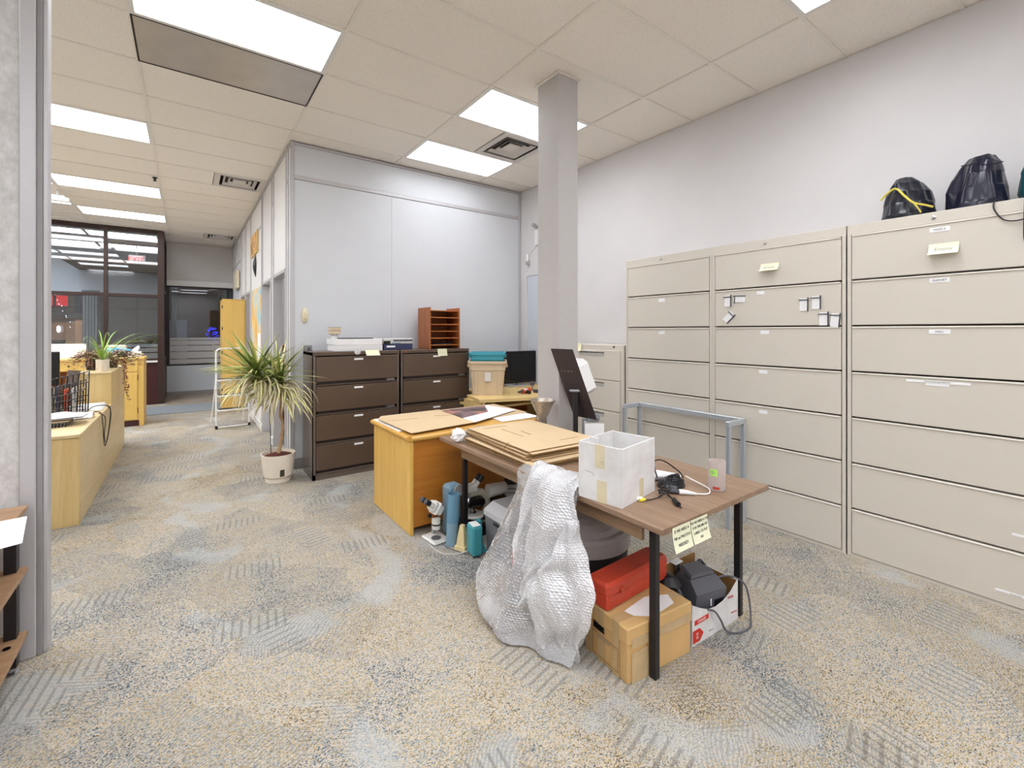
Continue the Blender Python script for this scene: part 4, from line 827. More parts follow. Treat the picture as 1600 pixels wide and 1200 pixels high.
B((-0.10, -0.05, 0.0072), (-0.096, 0.2, 0.0082)).put('slot', 'cardboard_edge', t); B((0.05, -0.25, 0.0072), (0.2, -0.246, 0.0082)).put('slot', 'cardboard_edge', t); B((-0.2, 0.28, 0.0072), (0.0, 0.283, 0.0082)).put('slot', 'cardboard_edge', t)
text('14 X 14 X 12', 0.022, 'cardboard_in', t, (-0.02, 0.02, 0.0082), (0, 0, 1.5))
# crumpled paper and clear bag
def crumple(name, label, loc, r, mat, cat, seed, sz=1.0, sxy=(1, 1)):
    rng = random.Random(seed); rings = []
    for i in range(9):
        a = -pi/2+pi*i/8; rings.append([(r*sxy[0]*cos(a)*cos(2*pi*k/12)*(q := rng.uniform(0.72, 1.15)), r*sxy[1]*cos(a)*sin(2*pi*k/12)*q, r*sz*(1+sin(a))*rng.uniform(0.93, 1.04)) for k in range(12)])
    m = MB().loft(rings); me = m.mesh(name, mat); 
    for p in me.polygons: p.use_smooth = False
    o = bpy.data.objects.new(name, me); COL.objects.link(o); o.location = loc; return tag(o, label, cat)
crumple('crumpled_paper', 'crumpled white paper on the back corner of the walnut table', (1.575, 2.68, TZ), 0.052, 'paper', 'paper', 4, 0.95)
crumple('plastic_bag', 'clear crumpled plastic bag behind the stack of flattened boxes', (1.82, 2.78, TZ), 0.07, 'clear_bag', 'bag', 9, 0.45, (2.1, 0.8))
# funnel
t = thing('metal_funnel', 'dull grey metal funnel standing on legs behind the flattened boxes', 'funnel', (2.305, 2.61, TZ))
m = MB(); m.lathe([(0.099, 0.235), (0.101, 0.242), (0.097, 0.242), (0.034, 0.10), (0.03, 0.03), (0.026, 0.03), (0.031, 0.10), (0.093, 0.228)], 32, caps=False); m.put('bowl', 'funnel_metal', t)
for a in (0.4, 2.5, 4.6): MB().tube(bez([(0.036*cos(a), 0.036*sin(a), 0.12), (0.05*cos(a), 0.05*sin(a), 0.1), (0.055*cos(a), 0.055*sin(a), 0.0)], 5), 0.004, 6).put('leg', 'steel', t)
MB().lathe([(0.006, 0), (0.006, 0.006)], 8, mtx=Matrix.Translation((-0.06, -0.06, 0.2)) @ Matrix.Rotation(pi/2, 4, 'X')).put('rivet', 'steel', t)
# white open carton
P0 = Vector((1.572, 1.26)); A = Vector((1.899, 1.318))-P0; Bv = Vector((-0.032, 0.215))
A.normalize(); ang = math.atan2(A.y, A.x)
t = thing('open_carton', 'worn white corrugated carton standing open on the walnut table', 'box', (P0.x, P0.y, TZ), ang)
CW, CD, CH, th = 0.32, 0.225, 0.262, 0.006
for a, b in (((0, 0, 0), (CW, th, CH)), ((0, CD-th, 0), (CW, CD, CH)), ((0, th, 0), (th, CD-th, CH)), ((CW-th, th, 0), (CW, CD-th, CH-0.004))): B(a, b, 0.0015).put('wall', 'carton_white', t)
B((th, th, 0), (CW-th, CD-th, 0.005)).put('base', 'carton_white', t)
B((-0.0012, 0.075, 0.0), (0.0, 0.125, 0.10)).put('tape', 'tan_tape', t); B((-0.0012, 0.085, 0.155), (0.0, 0.135, 0.262)).put('tape', 'tan_tape', t); B((0.16, -0.0012, 0.0), (0.20, 0, 0.095)).put('tape', 'tan_tape', t)
m = MB(); m.tube(bez([(-0.001, 0.11, 0.185), (-0.001, 0.095, 0.186), (-0.001, 0.095, 0.175)], 3), 0.001, 4); m.tube([(-0.001, 0.19, 0.13), (-0.001, 0.15, 0.127), (-0.001, 0.14, 0.115)], 0.0009, 4); m.put('pen_mark', 'ink_grey', t)
m = MB(); m.box((0.09, CD-th-0.045, 0.10), (0.1, CD-th, CH+0.004), 0.001); m.box((0.10, CD-th-0.008, 0.10), (0.135, CD-th-0.001, CH+0.003), 0.001); m.put('inner_flap', 'carton_white', t)
B((-0.0012, -0.0005, 0.21), (CW, 0.0, 0.212)).put('crease', 'label_grey', t)
# cables, adapter, cup
t = thing('white_adapter', 'long white adapter lying behind the coiled black cable', 'adapter', (2.03, 1.42, TZ), -0.42)
m = MB(); rings = []
for q in range(9):
    s_ = q/8; w_ = 0.034*(1-0.62*max(0, s_-0.35)/0.65); h_ = 0.05*(1-0.6*max(0, s_-0.3)/0.7)
    rings.append([(-0.05+0.2*s_, w_*cos(2*pi*k/14)*(1), h_/2+h_/2*sin(2*pi*k/14)) for k in range(14)])
m.loft(rings); m.put('shell', 'white_plastic', t); B((0.0, -0.03, -0.0), (0.14, 0.02, 0.008), 0.002).put('base', 'charcoal', t)
m = MB(); c0 = (2.022, 1.315)
for k in range(7):
    pts = []
    for a in range(20): 
        th_ = 2*pi*a/20; rr = 0.075-0.006*k+0.004*sin(3*th_+k); pts.append((c0[0]+rr*1.05*cos(th_)+0.004*k, c0[1]+rr*0.72*sin(th_), TZ+0.008+0.0045*k+0.003*sin(2*th_+k)))
    m.tube(pts, 0.0048, 6, closed=True)
t = thing('cable_coil', 'coiled black cable with plugs on the walnut table', 'cable', (0, 0, 0)); m.put('coil', 'black_plastic', t)
m = MB(); m.tube(bez([(1.985, 1.37, TZ+0.03), (2.0, 1.40, TZ+0.10), (2.05, 1.38, TZ+0.105), (2.12, 1.34, TZ+0.05), (2.15, 1.33, TZ+0.012)], 8), 0.004, 6); m.tube(bez([(1.965, 1.28, TZ+0.04), (1.97, 1.27, TZ+0.075), (2.0, 1.26, TZ+0.075), (2.0, 1.26, TZ+0.05)], 8), 0.0032, 6); m.put('loop', 'black_plastic', t)
m = MB(); m.tube(bez([(1.955, 1.27, TZ+0.02), (1.90, 1.255, TZ+0.01), (1.862, 1.225, TZ+0.012), (1.84, 1.19, TZ+0.01), (1.825, 1.165, TZ+0.012)], 8), 0.0038, 6); m.tube(bez([(1.88, 1.26, TZ+0.008), (1.80, 1.245, TZ+0.006), (1.74, 1.255, TZ+0.006), (1.72, 1.262, TZ+0.006)], 8), 0.0028, 6); m.put('lead', 'black_plastic', t)
m = MB()
for k in range(5):
    a = k*1.25; m.tube(bez([(1.87+0.02*cos(a), 1.25+0.02*sin(a), TZ+0.01+0.006*k), (1.87+0.035*cos(a+1.3), 1.25+0.03*sin(a+1.3), TZ+0.02+0.008*k), (1.87+0.025*cos(a+2.6), 1.25+0.025*sin(a+2.6), TZ+0.012+0.005*k)], 6), 0.004, 6)
m.put('knot', 'black_plastic', t)
MB().tube([(1.832, 1.178, TZ+0.012), (1.80, 1.135, TZ+0.012)], 0.0105, 10).put('ferrite', 'black_plastic', t); MB().tube([(1.80, 1.135, TZ+0.012), (1.782, 1.112, TZ+0.009)], 0.003, 6).put('plug_tip', 'black_plastic', t)
MB().tube([(1.93, 1.285, TZ+0.018), (1.965, 1.25, TZ+0.014)], 0.012, 8).put('plug', 'charcoal_dark', t); m = MB(); m.tube([(1.735, 1.262, TZ+0.008), (1.705, 1.268, TZ+0.008)], 0.0075, 8); m.put('yellow_plug', 'yellow_plug', t); MB().tube([(1.735, 1.278, TZ+0.009), (1.705, 1.284, TZ+0.009)], 0.0075, 8).put('white_plug', 'white_plastic', t)
MB().tube([(1.915, 1.255, TZ+0.014), (1.942, 1.222, TZ+0.013)], 0.011, 8).put('dark_connector', 'charcoal_dark', t)
t = thing('white_cable', 'white cable with a tapered white plug next to the frosted cup', 'cable', (0, 0, 0))
MB().tube([(1.942, 1.222, TZ+0.013), (1.965, 1.195, TZ+0.013), (1.995, 1.165, TZ+0.008)], lambda s: 0.0125-0.008*s*s, 10).put('plug', 'white_plastic', t)
MB().tube(bez([(1.993, 1.167, TZ+0.008), (2.05, 1.14, TZ+0.006), (2.105, 1.165, TZ+0.008), (2.125, 1.205, TZ+0.012), (2.13, 1.26, TZ+0.02), (2.165, 1.325, TZ+0.018)], 8), 0.0032, 6).put('cord', 'white_plastic', t)
t = thing('frosted_cup', 'frosted plastic cup with a green note and a red label', 'cup', (2.155, 1.155, TZ))
m = MB(); m.lathe([(0.036, 0.0), (0.038, 0.003), (0.0405, 0.142), (0.039, 0.142), (0.0365, 0.006), (0.0, 0.005)], 32, caps=False); m.put('wall', 'cup_frost', t)
def arcpatch(r, a0, a1, z0, z1, n=8):
    return MB().grid([[(r*cos(a0+(a1-a0)*k/n), r*sin(a0+(a1-a0)*k/n), z) for k in range(n+1)] for z in (z0, (z0+z1)/2, z1)])
VD = math.atan2(-1.15, -2.12)
arcpatch(0.0418, VD-0.75, VD+0.05, 0.075, 0.108).put('green_note', 'sticky_green', t); arcpatch(0.0405, VD-0.45, VD+0.3, 0.012, 0.024).put('red_label', 'toolbox_red', t)
text('51', 0.022, 'ink_grey', t, (0.043*cos(VD-0.35), 0.043*sin(VD-0.35), 0.091), (pi/2, 0, VD-0.35+pi/2))

# bubble wrap over the table edge
def drape(rows, nu, nv, wave, bub=0.0036, pitch=0.0125, hw=None):
    """rows: (zL,xL,yL, zR,xR,yR, belly) -> fine grid with raised bubbles"""
    R_ = np.array(rows, float); t_ = np.linspace(0, len(rows)-1, nv)
    i0 = np.clip(t_.astype(int), 0, len(rows)-2); f = (t_-i0)[:, None]
    # catmull interpolation
    def at(i): return R_[np.clip(i, 0, len(rows)-1)]
    p0, p1, p2, p3 = at(i0-1), at(i0), at(i0+1), at(i0+2)
    Q = 0.5*((2*p1)+(p2-p0)*f+(2*p0-5*p1+4*p2-p3)*f*f+(3*p1-p0-3*p2+p3)*f**3)
    u = np.linspace(0, 1, nu)[None, :]
    zL, xL, yL, zR, xR, yR, be = [Q[:, k][:, None] for k in range(7)]
    X = xL+(xR-xL)*u-be*np.sin(pi*u); Y = yL+(yR-yL)*u; Z = zL+(zR-zL)*u
    v = np.linspace(0, 1, nv)[:, None]
    X = X+wave(u, v)
    rs = np.random.RandomState(int(nu)); cr = 0
    for q in range(9):
        ax, ay, ph = rs.uniform(-13, 13), rs.uniform(-7, 7), rs.uniform(0, 6.28)
        cr = cr+(np.abs(np.sin(ax*u+ay*v+ph+0.8*np.sin(3*u+4*v+q)))**0.7-0.6)*0.006
    X = X+cr*np.clip(v*5, 0, 1)*np.clip((1-v)*6+0.05, 0, 1)
    Y = Y+0.012*np.sin(13*v+5*u)+0.008*np.sin(29*v+2+3*u)
    P = np.stack([X, Y, Z], -1)
    du = np.gradient(P, axis=1); dv = np.gradient(P, axis=0); Nn = np.cross(du, dv); Nn /= np.linalg.norm(Nn, axis=-1, keepdims=True)+1e-9
    if Nn[..., 0].mean() > 0: Nn = -Nn
    lenu = np.linalg.norm(du, axis=-1).sum(1).mean(); lenv = np.linalg.norm(dv, axis=-1).sum(0).mean()
    a = u*lenu/pitch; b = v*lenv/(pitch*0.866); a = a+0*b; b = b+0*a
    rowi = np.floor(b); a2 = a+0.5*(rowi % 2); dxx = a2-np.floor(a2)-0.5; dyy = (b-rowi-0.5)*0.866
    hs = np.abs(np.sin(np.floor(a2)*12.9898+rowi*78.233)*43758.5453) % 1; hs2 = np.abs(np.sin(np.floor(a2)*39.34+rowi*11.135)*24634.63) % 1
    rr = np.sqrt((dxx+0.12*(hs-0.5))**2+(dyy+0.12*(hs2-0.5))**2)/0.43; h = (0.25+1.0*hs2)* np.where(rr < 1, np.sqrt(np.clip(1-rr**2, 0, 1)), 0)
    rs = np.random.RandomState(3); 
    P = P+Nn*(h*bub)[..., None]
    P[..., 2] = np.maximum(P[..., 2], 0.003)
    vs = P.reshape(-1, 3); 
    idx = np.arange(nu*nv).reshape(nv, nu); fs = np.stack([idx[:-1, :-1], idx[1:, :-1], idx[1:, 1:], idx[:-1, 1:]], -1).reshape(-1, 4)
    return vs, fs
def npmesh(name, vs, fs, mat):
    me = bpy.data.meshes.new(name); me.vertices.add(len(vs)); me.vertices.foreach_set('co', np.asarray(vs, np.float32).ravel())
    me.loops.add(len(fs)*4); me.loops.foreach_set('vertex_index', np.asarray(fs, np.int32).ravel()); me.polygons.add(len(fs)); me.polygons.foreach_set('loop_start', np.arange(0, len(fs)*4, 4, dtype=np.int32))
    me.update(); me.validate(); me.shade_smooth(); me.materials.append(M(mat)); return me
t = thing('bubble_wrap', 'large sheet of clear bubble wrap spilling off the walnut table to the floor', 'bubble wrap', (0, 0, 0))
# back sheet: single layer, left part most transparent
rows = [(0.735, 1.60, 1.90, 0.735, 1.68, 1.50, 0.0), (0.752, 1.555, 1.925, 0.765, 1.57, 1.49, 0.0), (0.70, 1.515, 1.94, 0.72, 1.52, 1.475, 0.01), (0.60, 1.49, 1.97, 0.60, 1.50, 1.46, 0.015),
        (0.42, 1.45, 2.03, 0.42, 1.49, 1.44, 0.03), (0.25, 1.38, 2.06, 0.26, 1.47, 1.40, 0.05), (0.12, 1.31, 2.05, 0.13, 1.45, 1.37, 0.06), (0.045, 1.255, 1.97, 0.05, 1.41, 1.385, 0.06), (0.012, 1.27, 1.86, 0.012, 1.40, 1.42, 0.05), (0.01, 1.36, 1.82, 0.01, 1.45, 1.46, 0.02)]
vs, fs = drape(rows, 300, 520, lambda u, v: 0.018*np.sin(u*9+2*v)*np.clip(v*2, 0, 1)+0.012*np.sin(17*u+5*v)*np.clip(v*3, 0, 1))
o = bpy.data.objects.new('back_sheet', npmesh('back_sheet', vs, fs, 'bubble_thin')); COL.objects.link(o); o.parent = t
# front fold: thick, folded over the right part
rows = [(0.742, 1.66, 1.86, 0.742, 1.72, 1.50, 0.0), (0.785, 1.585, 1.84, 0.79, 1.60, 1.485, 0.0), (0.74, 1.50, 1.83, 0.74, 1.50, 1.475, 0.015), (0.60, 1.465, 1.82, 0.60, 1.475, 1.455, 0.03),
        (0.45, 1.43, 1.81, 0.46, 1.455, 1.49, 0.04), (0.33, 1.40, 1.80, 0.36, 1.43, 1.53, 0.045), (0.20, 1.36, 1.80, 0.24, 1.40, 1.60, 0.04), (0.12, 1.33, 1.80, 0.16, 1.385, 1.66, 0.03)]
vs, fs = drape(rows, 170, 420, lambda u, v: 0.022*np.sin(u*8-3*v+1)*np.clip(v*2, 0, 1)+0.010*np.sin(19*u+9*v))
o = bpy.data.objects.new('front_fold', npmesh('front_fold', vs, fs, 'bubble_thick')); COL.objects.link(o); o.parent = t
rows = [(0.62, 1.475, 1.56, 0.62, 1.485, 1.47, 0.0), (0.52, 1.45, 1.60, 0.52, 1.475, 1.42, 0.01), (0.42, 1.42, 1.66, 0.43, 1.46, 1.365, 0.03), (0.34, 1.39, 1.70, 0.35, 1.45, 1.335, 0.04), (0.24, 1.36, 1.66, 0.25, 1.43, 1.315, 0.05), (0.13, 1.35, 1.62, 0.14, 1.43, 1.35, 0.03), (0.05, 1.345, 1.58, 0.06, 1.44, 1.375, 0.01), (0.012, 1.37, 1.56, 0.012, 1.46, 1.40, 0.0)]
vs, fs = drape(rows, 150, 300, lambda u, v: 0.02*np.sin(u*7+4*v)+0.01*np.sin(15*u-6*v))
o = bpy.data.objects.new('lower_fold', npmesh('lower_fold', vs, fs, 'bubble_thick')); COL.objects.link(o); o.parent = t

# ================================================================ UNDER THE TABLE
# cardboard carton with tape
ang = math.atan2(1.171-1.211, 1.942-1.54)
t = thing('cardboard_box', 'taped brown cardboard box with a hand hole, under the front of the table', 'box', (1.54, 1.205, 0), ang)
BW, BD, BH = 0.405, 0.262, 0.238
B((0, 0, 0), (BW, BD, BH-0.07), 0.004).put('body', 'cardboard_box', t)
B((-0.004, -0.004, BH-0.072), (BW+0.004, BD+0.004, BH), 0.005).put('lid', 'cardboard_box', t)
B((-0.0055, 0.045, 0.0), (-0.004, 0.085, BH)).put('tape', 'packing_tape', t); B((-0.0055, 0.135, 0.0), (-0.004, 0.175, BH)).put('tape', 'packing_tape', t); B((-0.0055, 0.22, 0.0), (-0.004, 0.255, BH)).put('tape', 'packing_tape', t)
B((0.0, 0.05, BH), (BW, 0.10, BH+0.001)).put('tape', 'packing_tape', t); B((0.02, -0.0052, 0.15), (BW, -0.004, 0.19)).put('tape', 'clear_tape', t); B((0.02, -0.0052, 0.0), (0.14, -0.004, 0.13)).put('tape', 'clear_tape', t)
m = MB(); m.box((-0.0062, 0.135, 0.135), (-0.003, 0.205, 0.165), 0.001); m.put('hand_hole', 'screen_black', t)
m = MB()
for a, b in (((0.05, 0.02), (0.21, 0.023)), ((0.05, 0.12), (0.21, 0.123)), ((0.05, 0.02), (0.053, 0.123)), ((0.207, 0.02), (0.21, 0.123))): m.box((-0.0064, a[0], a[1]), (-0.0056, b[0], b[1]))
m.put('printed_frame', 'cardboard_in', t)
B((-0.0064, 0.10, 0.108), (-0.0056, 0.18, 0.112)).put('printed_line', 'ink_grey', t)
sheet('shipping_paper', 'white paper lying on the brown cardboard box beside the red toolbox', ccw([(1.635, 1.245), (1.625, 1.29), (1.79, 1.305), (1.90, 1.255), (1.865, 1.20), (1.70, 1.195)]), BH+0.0015, 0.002, 'paper', 'paper')
# red toolbox
t = thing('red_toolbox', 'red metal toolbox lying on the brown cardboard box', 'toolbox', (1.552, 1.322, BH+0.001), 0.03)
m = MB()
def rrect(w_, d_, z, c=0.012): return [(x, y, z) for x, y in ((c, 0), (w_-c, 0), (w_, c), (w_, d_-c), (w_-c, d_), (c, d_), (0, d_-c), (0, c))]
TL, TD = 0.475, 0.125
B((0.003, 0.003, 0), (TL-0.003, TD-0.003, 0.068), 0.008).put('tray', 'toolbox_red', t)
m = MB(); m.loft([[(x-0.0, y, z) for x, y, z in rrect(TL, TD, 0.071)], rrect(TL, TD, 0.108), [(0.012+(TL-0.024)/TL*x, 0.012+(TD-0.024)/TD*y, 0.122) for x, y, _ in rrect(TL, TD, 0)]]); m.put('lid', 'toolbox_red', t)
for x in (0.09, 0.34): B((x, -0.008, 0.058), (x+0.022, 0.001, 0.085), 0.003).put('latch', 'toolbox_red', t)
# bin with grey lid
t = thing('round_bin', 'large round bin with a ridged grey lid under the table', 'bin', (1.95, 1.885, 0))
MB().lathe([(0.25, 0), (0.272, 0.02), (0.286, 0.27), (0.276, 0.275)], 48).put('tub', 'bin_dark', t)
prof = [(0.291, 0.268), (0.298, 0.272), (0.299, 0.345), (0.282, 0.362), (0.262, 0.366), (0.256, 0.362), (0.235, 0.39), (0.229, 0.387), (0.20, 0.415), (0.194, 0.412), (0.16, 0.435), (0.154, 0.432), (0.10, 0.452), (0.094, 0.449), (0.03, 0.458), (0.0, 0.458)]
MB().lathe(prof, 56, caps=False).put('lid', 'lid_grey', t)
# cooler
t = thing('cool_box', 'grey cool box with a pale lid under the table', 'cool box', (1.67, 2.21, 0))
MB().loft([[(0.012, 0.012, 0), (0.30, 0.012, 0), (0.30, 0.258, 0), (0.012, 0.258, 0)], [(0, 0, 0.255), (0.312, 0, 0.255), (0.312, 0.27, 0.255), (0, 0.27, 0.255)]]).put('body', 'cooler_body', t)
m = MB(); m.loft([[(x, y, 0.258) for x, y in ((-0.006, -0.006), (0.318, -0.006), (0.318, 0.276), (-0.006, 0.276))], [(x, y, 0.292) for x, y in ((-0.006, -0.006), (0.318, -0.006), (0.318, 0.276), (-0.006, 0.276))], [(x, y, 0.345) for x, y in ((0.05, 0.03), (0.28, 0.03), (0.28, 0.25), (0.05, 0.25))]]); m.put('lid', 'cooler_lid', t)
B((-0.009, 0.1, 0.225), (-0.004, 0.16, 0.245), 0.002).put('catch', 'black_plastic', t)
# red can seen through the bubble wrap
m = MB(); m.lathe([(0.036, 0), (0.04, 0.006), (0.04, 0.22), (0.022, 0.26), (0.014, 0.265), (0.014, 0.29)], 18); tag(m.put('red_bottle', 'toolbox_red', None, (1.60, 2.02, 0)), 'small red bottle behind the bubble wrap, beside the cool box', 'bottle')
# stereo microscope
t = thing('stereo_microscope', 'white stereo microscope on a square base at the oak desk foot', 'microscope', (1.475, 2.83, 0), 0.1)
m = MB(); m.box((-0.065, -0.09, 0), (0.075, 0.09, 0.022), 0.01); m.put('base', 'micro_white', t); MB().lathe([(0.036, 0.022), (0.036, 0.0235), (0.03, 0.0235), (0.03, 0.0225)], 20, (-0.005, -0.02, 0)).put('stage_plate', 'charcoal', t)
MB().lathe([(0.014, 0.02), (0.014, 0.25)], 12, (0.02, 0.06, 0)).put('pillar', 'chrome', t)
B((-0.02, 0.0, 0.155), (0.045, 0.075, 0.20), 0.006).put('focus_arm', 'red_brown', t); MB().tube([(-0.04, 0.03, 0.17), (-0.02, 0.03, 0.17)], 0.014, 10).put('focus_knob', 'black_plastic', t)
m = MB(); m.lathe([(0.026, 0.085), (0.03, 0.09), (0.03, 0.115), (0.026, 0.117), (0.026, 0.125), (0.031, 0.127), (0.031, 0.16)], 18, (-0.005, -0.02, 0)); m.put('objective', 'micro_white', t); MB().lathe([(0.0315, 0.117), (0.0315, 0.125)], 18, (-0.005, -0.02, 0)).put('objective_ring', 'black_plastic', t)
RT = Matrix.Translation((-0.005, -0.01, 0.235)) @ Matrix.Rotation(radians(38), 4, 'Y') 
B((-0.045, -0.04, -0.035), (0.055, 0.045, 0.035), 0.012, RT).put('head', 'micro_white', t); B((-0.01, -0.046, -0.045), (0.01, 0.05, 0.045), 0.008, RT).put('prism_rib', 'micro_white', t)
for y in (-0.026, 0.026):
    m = MB(); m.tube([tuple(RT @ Vector((-0.04, y, 0.0))), tuple(RT @ Vector((-0.085, y, 0.0)))], 0.018, 14); e = m.put('eye_tube', 'micro_white', t)
    MB().tube([tuple(RT @ Vector((-0.083, y, 0.0))), tuple(RT @ Vector((-0.125, y, 0.0)))], 0.0195, 14).put('eyepiece', 'black_plastic', t)
# blue cardboard tube
t = thing('blue_tube', 'tall blue cardboard tube standing beside the stereo microscope', 'tube', (1.535, 2.70, 0)); t.rotation_euler = (0.0, 0.06, 0.0)
MB().lathe([(0.040, 0), (0.040, 0.165)], 28).put('lower_half', 'blue_tube_low', t); MB().lathe([(0.044, 0.16), (0.044, 0.355), (0.0405, 0.355), (0.0405, 0.19), (0.0, 0.19)], 28, caps=False).put('upper_half', 'blue_tube', t)
# cream obelisk
t = thing('cream_wedge', 'cream tapered plastic post standing before the blue tube', 'post', (1.568, 2.605, 0), 0.5)
def taper(w0, w1, z0, z1): return [[(sx*w_, sy*w_, z) for sx, sy in ((-1, -1), (1, -1), (1, 1), (-1, 1))] for w_, z in ((w0, z0), (w1, z1))]
MB().loft(taper(0.043, 0.040, 0, 0.03)).put('foot', 'cone_cream', t); MB().loft(taper(0.032, 0.024, 0.03, 0.10)).put('lower_part', 'cone_cream', t); MB().loft(taper(0.023, 0.014, 0.10, 0.165)).put('upper_part', 'cone_cream', t)
# compound microscope
t = thing('lab_microscope', 'cream and black compound microscope behind the table leg', 'microscope', (1.80, 2.80, 0), -0.15)
m = MB(); m.prism([(-0.08, -0.1), (-0.02, -0.12), (0.06, -0.1), (0.09, 0.0), (0.08, 0.09), (-0.06, 0.09)], 0, 0.045); m.put('base', 'micro_black', t)
MB().tube(bez([(0.06, 0.03, 0.04), (0.10, 0.03, 0.11), (0.105, 0.03, 0.19), (0.075, 0.03, 0.255), (0.0, 0.02, 0.275), (-0.06, 0.0, 0.275)], 8), 0.03, 12).put('arm', 'micro_cream', t)
MB().lathe([(0.07, 0.115), (0.075, 0.12), (0.075, 0.13), (0.07, 0.135)], 24, (-0.02, -0.02, 0)).put('stage', 'micro_white', t)
MB().lathe([(0.03, 0.045), (0.045, 0.07), (0.04, 0.11)], 18, (-0.01, -0.01, 0)).put('condenser', 'micro_black', t)
m = MB(); m.box((-0.085, -0.06, 0.19), (0.06, 0.035, 0.25), 0.015); m.put('body', 'micro_black', t)
for k, (a, ln) in enumerate(((0.0, 0.06), (1.6, 0.05), (3.2, 0.055), (4.6, 0.045))):
    p = Vector((-0.04, -0.015, 0.19)); d = Vector((0.45*cos(a), 0.45*sin(a), -0.85)).normalized(); MB().tube([tuple(p), tuple(p+d*ln)], 0.012, 10).put('objective', 'chrome' if k else 'micro_black', t)
MB().tube([(-0.1, -0.045, 0.2), (-0.07, -0.03, 0.255)], 0.018, 10).put('lamp', 'chrome', t)
RT = Matrix.Translation((-0.04, -0.0, 0.32)) @ Matrix.Rotation(radians(-4), 4, 'Y')
B((-0.05, -0.035, -0.03), (0.05, 0.04, 0.03), 0.012, RT).put('head', 'micro_white', t)
for y in (-0.022, 0.026):
    MB().tube([tuple(RT @ Vector((0.03, y, 0.015))), tuple(RT @ Vector((0.065, y, 0.05)))], 0.016, 12).put('eye_tube', 'micro_white', t); MB().tube([tuple(RT @ Vector((0.06, y, 0.045))), tuple(RT @ Vector((0.095, y, 0.08)))], 0.018, 12).put('eyepiece', 'black_plastic', t)
m = MB(); m.lathe([(0.02, 0), (0.02, 0.015)], 14, mtx=Matrix.Translation((0.07, -0.01, 0.09)) @ Matrix.Rotation(pi/2, 4, 'X')); m.put('focus_knob', 'micro_black', t)
# grey housing behind the tube
t = thing('grey_instrument', 'pale blue grey instrument housing behind the blue tube', 'device', (1.632, 2.868, 0), 0.1)
B((-0.06, -0.05, 0), (0.06, 0.05, 0.365), 0.02).put('case', 'blue_tube_low', t); MB().lathe([(0.045, 0), (0.045, 0.012), (0.035, 0.012), (0.035, 0.004)], 20, mtx=Matrix.Translation((0.03, -0.05, 0.32)) @ Matrix.Rotation(pi/2, 4, 'X'), caps=True).put('dial', 'grey_plastic', t); B((-0.06, -0.055, 0.02), (0.06, -0.05, 0.12), 0.004).put('panel', 'charcoal', t)
# hooded head + black ring
t = thing('lamp_hood', 'white hooded lamp head with a black and silver cap, behind the cool box', 'lamp', (2.01, 2.765, 0), -0.2)
B((-0.06, -0.05, 0), (0.14, 0.08, 0.22), 0.01).put('stand_case', 'micro_black', t)
m = MB(); rings = []
for q in range(7):
    s_ = q/6; rings.append([(-0.11+0.15*s_, 0.058*(1-0.25*s_)*cos(2*pi*k/16), 0.285+0.05*(1-0.1*s_)*sin(2*pi*k/16)-0.01*(1-s_)) for k in range(16)])
m.loft(rings); m.put('hood', 'micro_white', t)
MB().lathe([(0.052, 0.22), (0.055, 0.24), (0.055, 0.31), (0.05, 0.315)], 22, (0.09, 0, 0)).put('barrel', 'pale_grey', t); MB().lathe([(0.054, 0.315), (0.056, 0.32), (0.05, 0.35), (0.035, 0.36), (0, 0.362)], 22, (0.09, 0, 0), caps=False).put('cap', 'black_plastic', t)
for z in (0.25, 0.28): MB().lathe([(0.0555, z), (0.058, z+0.004), (0.0555, z+0.008)], 22, (0.09, 0, 0), caps=False).put('ring', 'chrome', t)
# teal power unit
t = thing('teal_power_unit', 'teal metal lamp power unit on the carpet before the cool box', 'power unit', (1.60, 2.50, 0), -0.12)
m = MB(); m.box((-0.042, -0.062, 0.008), (0.034, 0.045, 0.205), 0.012); m.put('case', 'teal', t)
m = MB(); m.loft([[(0.03, -0.03, 0.008), (0.085, -0.025, 0.008), (0.085, 0.045, 0.008), (0.03, 0.045, 0.008)], [(0.03, -0.01, 0.06), (0.06, -0.005, 0.06), (0.06, 0.045, 0.06), (0.03, 0.045, 0.06)], [(0.03, 0.005, 0.21), (0.058, 0.01, 0.21), (0.058, 0.045, 0.21), (0.03, 0.045, 0.21)]]); m.put('side_fin', 'teal', t)
B((-0.032, -0.048, 0.204), (0.024, 0.032, 0.2075), 0.001).put('label_plate', 'label_white', t)
for x, y in ((-0.025, -0.045), (0.075, -0.015), (-0.025, 0.03), (0.07, 0.035)): MB().lathe([(0.008, 0), (0.008, 0.01)], 8, (x, y, 0)).put('foot', 'rubber', t)
tag(MB().tube(bez([(1.50, 2.86, 0.02), (1.42, 2.80, 0.006), (1.40, 2.70, 0.005), (1.43, 2.60, 0.005), (1.50, 2.555, 0.005), (1.585, 2.54, 0.02), (1.615, 2.56, 0.09), (1.60, 2.60, 0.14)], 10), 0.004, 6).put('white_lead', 'pale_grey'), 'white lead curving over the carpet by the microscopes', 'cable')
tag(MB().tube(bez([(1.48, 2.74, 0.008), (1.49, 2.66, 0.005), (1.53, 2.56, 0.005), (1.60, 2.43, 0.005)], 8), 0.003, 6).put('dark_lead', 'charcoal'), 'thin dark lead on the carpet under the blue tube', 'cable')
# beige box right of the bin
t = thing('beige_case', 'low beige case with white and green packaging on it, behind the round bin', 'case', (2.27, 1.98, 0), 0.1); B((0, 0, 0), (0.20, 0.2, 0.20), 0.008).put('case', 'tote_beige', t); B((0.002, 0.002, 0.2), (0.198, 0.198, 0.208), 0.003).put('lid', 'pale_grey', t)
crumple('packet', 'white and green packet lying on the beige case by the bin', (2.35, 2.07, 0.209), 0.035, 'paper', 'packet', 15, 0.8)
